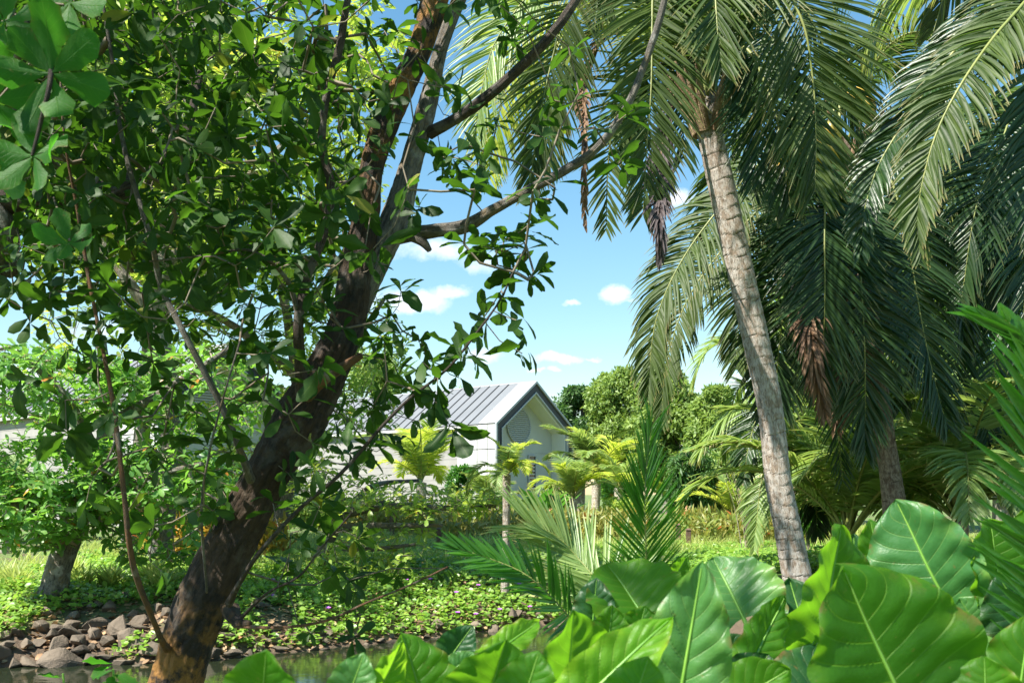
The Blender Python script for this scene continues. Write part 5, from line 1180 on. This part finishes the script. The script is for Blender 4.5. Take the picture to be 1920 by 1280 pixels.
# creeping vine leaves
x, y, z = scatter_on(60000, (-8.5, 9), .05, 7.0, lambda x, y: (noise2(x, y, 1.1, 5) > np.where(x < -3.2, .0-(y-yfar(x)-.75)*.55, -.42-(y-yfar(x))*.3)) & (noise2(x, y, 5, 2) > -.7))
n = len(x); hh = rng.uniform(.02, .16, n)*(1+.5*noise2(x, y, 1.7, 9)); pos = np.stack([x, y, z+hh], 1)
A = unit(np.stack([rng.normal(0, 1, n), rng.normal(0, 1, n), rng.normal(0, .25, n)], 1)); Nn = unit(rng.normal(0, .45, (n, 3))+np.array([-.1, -.2, 1]))
b = Buf(); inst(b, *T_VINE, A, Nn, rng.uniform(.05, .1, n), pos, rng.random(n)); b.build('ground_cover', M['vine'], kind='stuff', label='creeping bright green vine covering the bank')
# grass beyond
b = Buf(); x, y, z = scatter_on(52000, (-9, 12), 4.4, 13, lambda x, y: noise2(x, y, .8, 4) > -.5)
n = len(x); az = rng.uniform(0, 6.28, n); el = rng.uniform(.7, 1.5, n); A = np.stack([np.cos(az)*np.cos(el), np.sin(az)*np.cos(el), np.sin(el)], 1)
inst(b, *leaf_template([(0, .02), (.5, .018), (1, .002)], 1, .1, .45), A, unit(np.stack([-np.cos(az), -np.sin(az), .5+0*az], 1)), rng.uniform(.18, .42, n)*(1+.4*noise2(x, y, 1.2, 1)), np.stack([x, y, z-.01], 1), rng.random(n))
b.build('grass', M['grass'], kind='stuff', label='long pale yellow-green grass behind the creeping vine')
# dry leaf litter on the bank
x, y, z = scatter_on(5000, (-9, 3), .0, 3.0); n = len(x); b = Buf()
inst(b, *T_VINE, unit(np.stack([rng.normal(0, 1, n), rng.normal(0, 1, n), rng.normal(0, .3, n)], 1)), unit(rng.normal(0, .4, (n, 3))+UP), rng.uniform(.04, .1, n), np.stack([x, y, z+.02], 1), rng.random(n))
b.build('leaf_litter', M['litter'], kind='stuff', label='dry brown fallen leaves on the bank')
# crotons
def croton_bed(label, x0, x1, y0, y1, n, h, mat='croton'):
    x = rng.uniform(x0, x1, n); y = rng.uniform(y0, y1, n); b = Buf()
    cl = int(n/14); cx = rng.uniform(x0, x1, cl); cy = rng.uniform(y0, y1, cl); ci = rng.integers(0, cl, n)
    px_ = cx[ci]+rng.normal(0, .1, n); py_ = cy[ci]+rng.normal(0, .1, n); z = hgt(px_, py_)
    A = unit(np.stack([rng.normal(0, .5, n), rng.normal(0, .5, n), rng.uniform(.5, 1.2, n)], 1)); hh = rng.uniform(.0, h, n)
    inst(b, *T_LANCE, A, unit(rng.normal(0, .6, (n, 3))+UP*.3), rng.uniform(.18, .34, n), np.stack([px_, py_, z+hh], 1), np.clip(rng.random(cl)[ci]*.7+rng.random(n)*.3, 0, .99), wid=rng.uniform(1, 1.6, n))
    b.build('croton_bed', M[mat], kind='stuff', label=label)
croton_bed('orange and yellow crotons behind the leaning trunk', -7.2, -4.6, 19.6, 21.2, 1500, .7, 'croton_orange')
croton_bed('reddish crotons behind the grass below the villa', -4.5, 3.5, 25.5, 28.5, 5200, .6)
croton_bed('reddish brown crotons left of the bare-stemmed shrub', 4.6, 8.0, 25.0, 29.0, 3000, .6)
# strap leaves by the path
n = 1500; x = rng.uniform(-9.5, -5.0, n); cx = np.round(x*2.2)/2.2; x = cx+rng.normal(0, .06, n); y = 16.4+.5*np.sin(cx*5)+rng.normal(0, .06, n); z = hgt(x, y); az = rng.uniform(0, 6.28, n); el = rng.uniform(.8, 1.5, n)
b = Buf(); inst(b, *leaf_template([(0, .04), (.5, .04), (1, .004)], 1, .2, .35), np.stack([np.cos(az)*np.cos(el), np.sin(az)*np.cos(el), np.sin(el)], 1), np.stack([-np.cos(az), -np.sin(az), .4+0*az], 1), rng.uniform(.3, .5, n), np.stack([x, y, z], 1), rng.random(n))
b.build('border_grass', M['grass'], kind='stuff', label='tufted strap-leaved border along the garden path')
# purple flowers
for k in range(16):
    xx = rng.uniform(-4, 1.5); yy = float(yfar(xx))+rng.uniform(.2, 3.0); zz_ = float(hgt(xx, yy))+.17
    b = Buf(); a = np.arange(5)/5*6.2832+rng.uniform(0, 1)
    D = np.stack([np.cos(a), np.sin(a)*.8-.3, .5+0*a], 1); inst(b, *T_VINE, D, np.tile(np.array([[0, -.5, 1]]), (5, 1)), np.full(5, .045), np.tile(np.array([[xx, yy, zz_]]), (5, 1)), np.zeros(5))
    o = b.build('vine_flower', M['flower']); o['label'] = 'small purple flower scattered among the creeping vine leaves'; o['category'] = 'flower'; o['group'] = 'purple flowers in the creeping vine'
# fallen leaves by the water
for (x, y, dep, L, lab) in ((770, 1152, 17.2, .13, 'round orange fallen leaf at the water edge below the drooping frond'), (440, 1226, 14.0, .12, 'tan fallen leaf on the dark water right of the leaning trunk'), (545, 1220, 14.3, .12, 'pink-brown fallen leaf on the water near the rocks'), (66, 1246, 13.2, .13, 'orange fallen leaf floating at the bottom left')):
    p = P(x, y, dep); p[2] = max(.02, float(hgt(p[0], p[1]))+.06)
    b = Buf(); inst(b, *T_VINE, np.array([[.8, .2, .3]]), np.array([[-.1, -.8, .6]]), [L], p[None], np.zeros(1)); o = b.build('fallen_leaf', M['dry_leaf']); o['label'] = lab; o['category'] = 'leaf'

# wooden posts
def post(px, Y, h, lab):
    p = P(px, 925, Y); z = float(hgt(p[0], Y)); me = bpy.data.meshes.new('post'); bm = bmesh.new(); bmesh.ops.create_cube(bm, size=1)
    for v in bm.verts: v.co.x *= .11; v.co.y *= .11; v.co.z = (v.co.z+.5)*(h+.1)-.1
    bmesh.ops.bevel(bm, geom=list(bm.edges), offset=.012, segments=2, affect='EDGES'); bm.to_mesh(me); bm.free(); me.materials.append(M['post'])
    t = thing('wooden_post', lab, 'post', (p[0], Y, z), 'short wooden posts in the grass')
    o = link('shaft', me, t); o.matrix_basis = Matrix.Translation((p[0], Y, z))
    me2 = bpy.data.meshes.new('cap'); bm = bmesh.new(); bmesh.ops.create_cone(bm, segments=4, radius1=.1, radius2=.03, depth=.04, cap_ends=True); bm.to_mesh(me2); bm.free(); me2.materials.append(M['post'])
    o = link('cap', me2, t); o.matrix_basis = Matrix.Translation((p[0], Y, z+h+.021)) @ Matrix.Rotation(math.radians(45), 4, 'Z')
for px, Y, h, lab in ((823, 23, .5, 'short dark wooden post in the grass left of the slender palm'), (735, 25, .7, 'dark wooden post behind the flat-branched almond tree'), (1272, 24.5, .55, 'left one of two dark wooden posts right of the upright frond'), (1291, 24, .5, 'right one of two dark wooden posts right of the upright frond'), (332, 20, .5, 'dark wooden post among the orange crotons')): post(px, Y, h, lab)
print('meshes', len(bpy.data.meshes), 'objects', len(bpy.data.objects), 'front leaves', nf, 'tris~', sum(len(m.polygons)*2 for m in bpy.data.meshes))
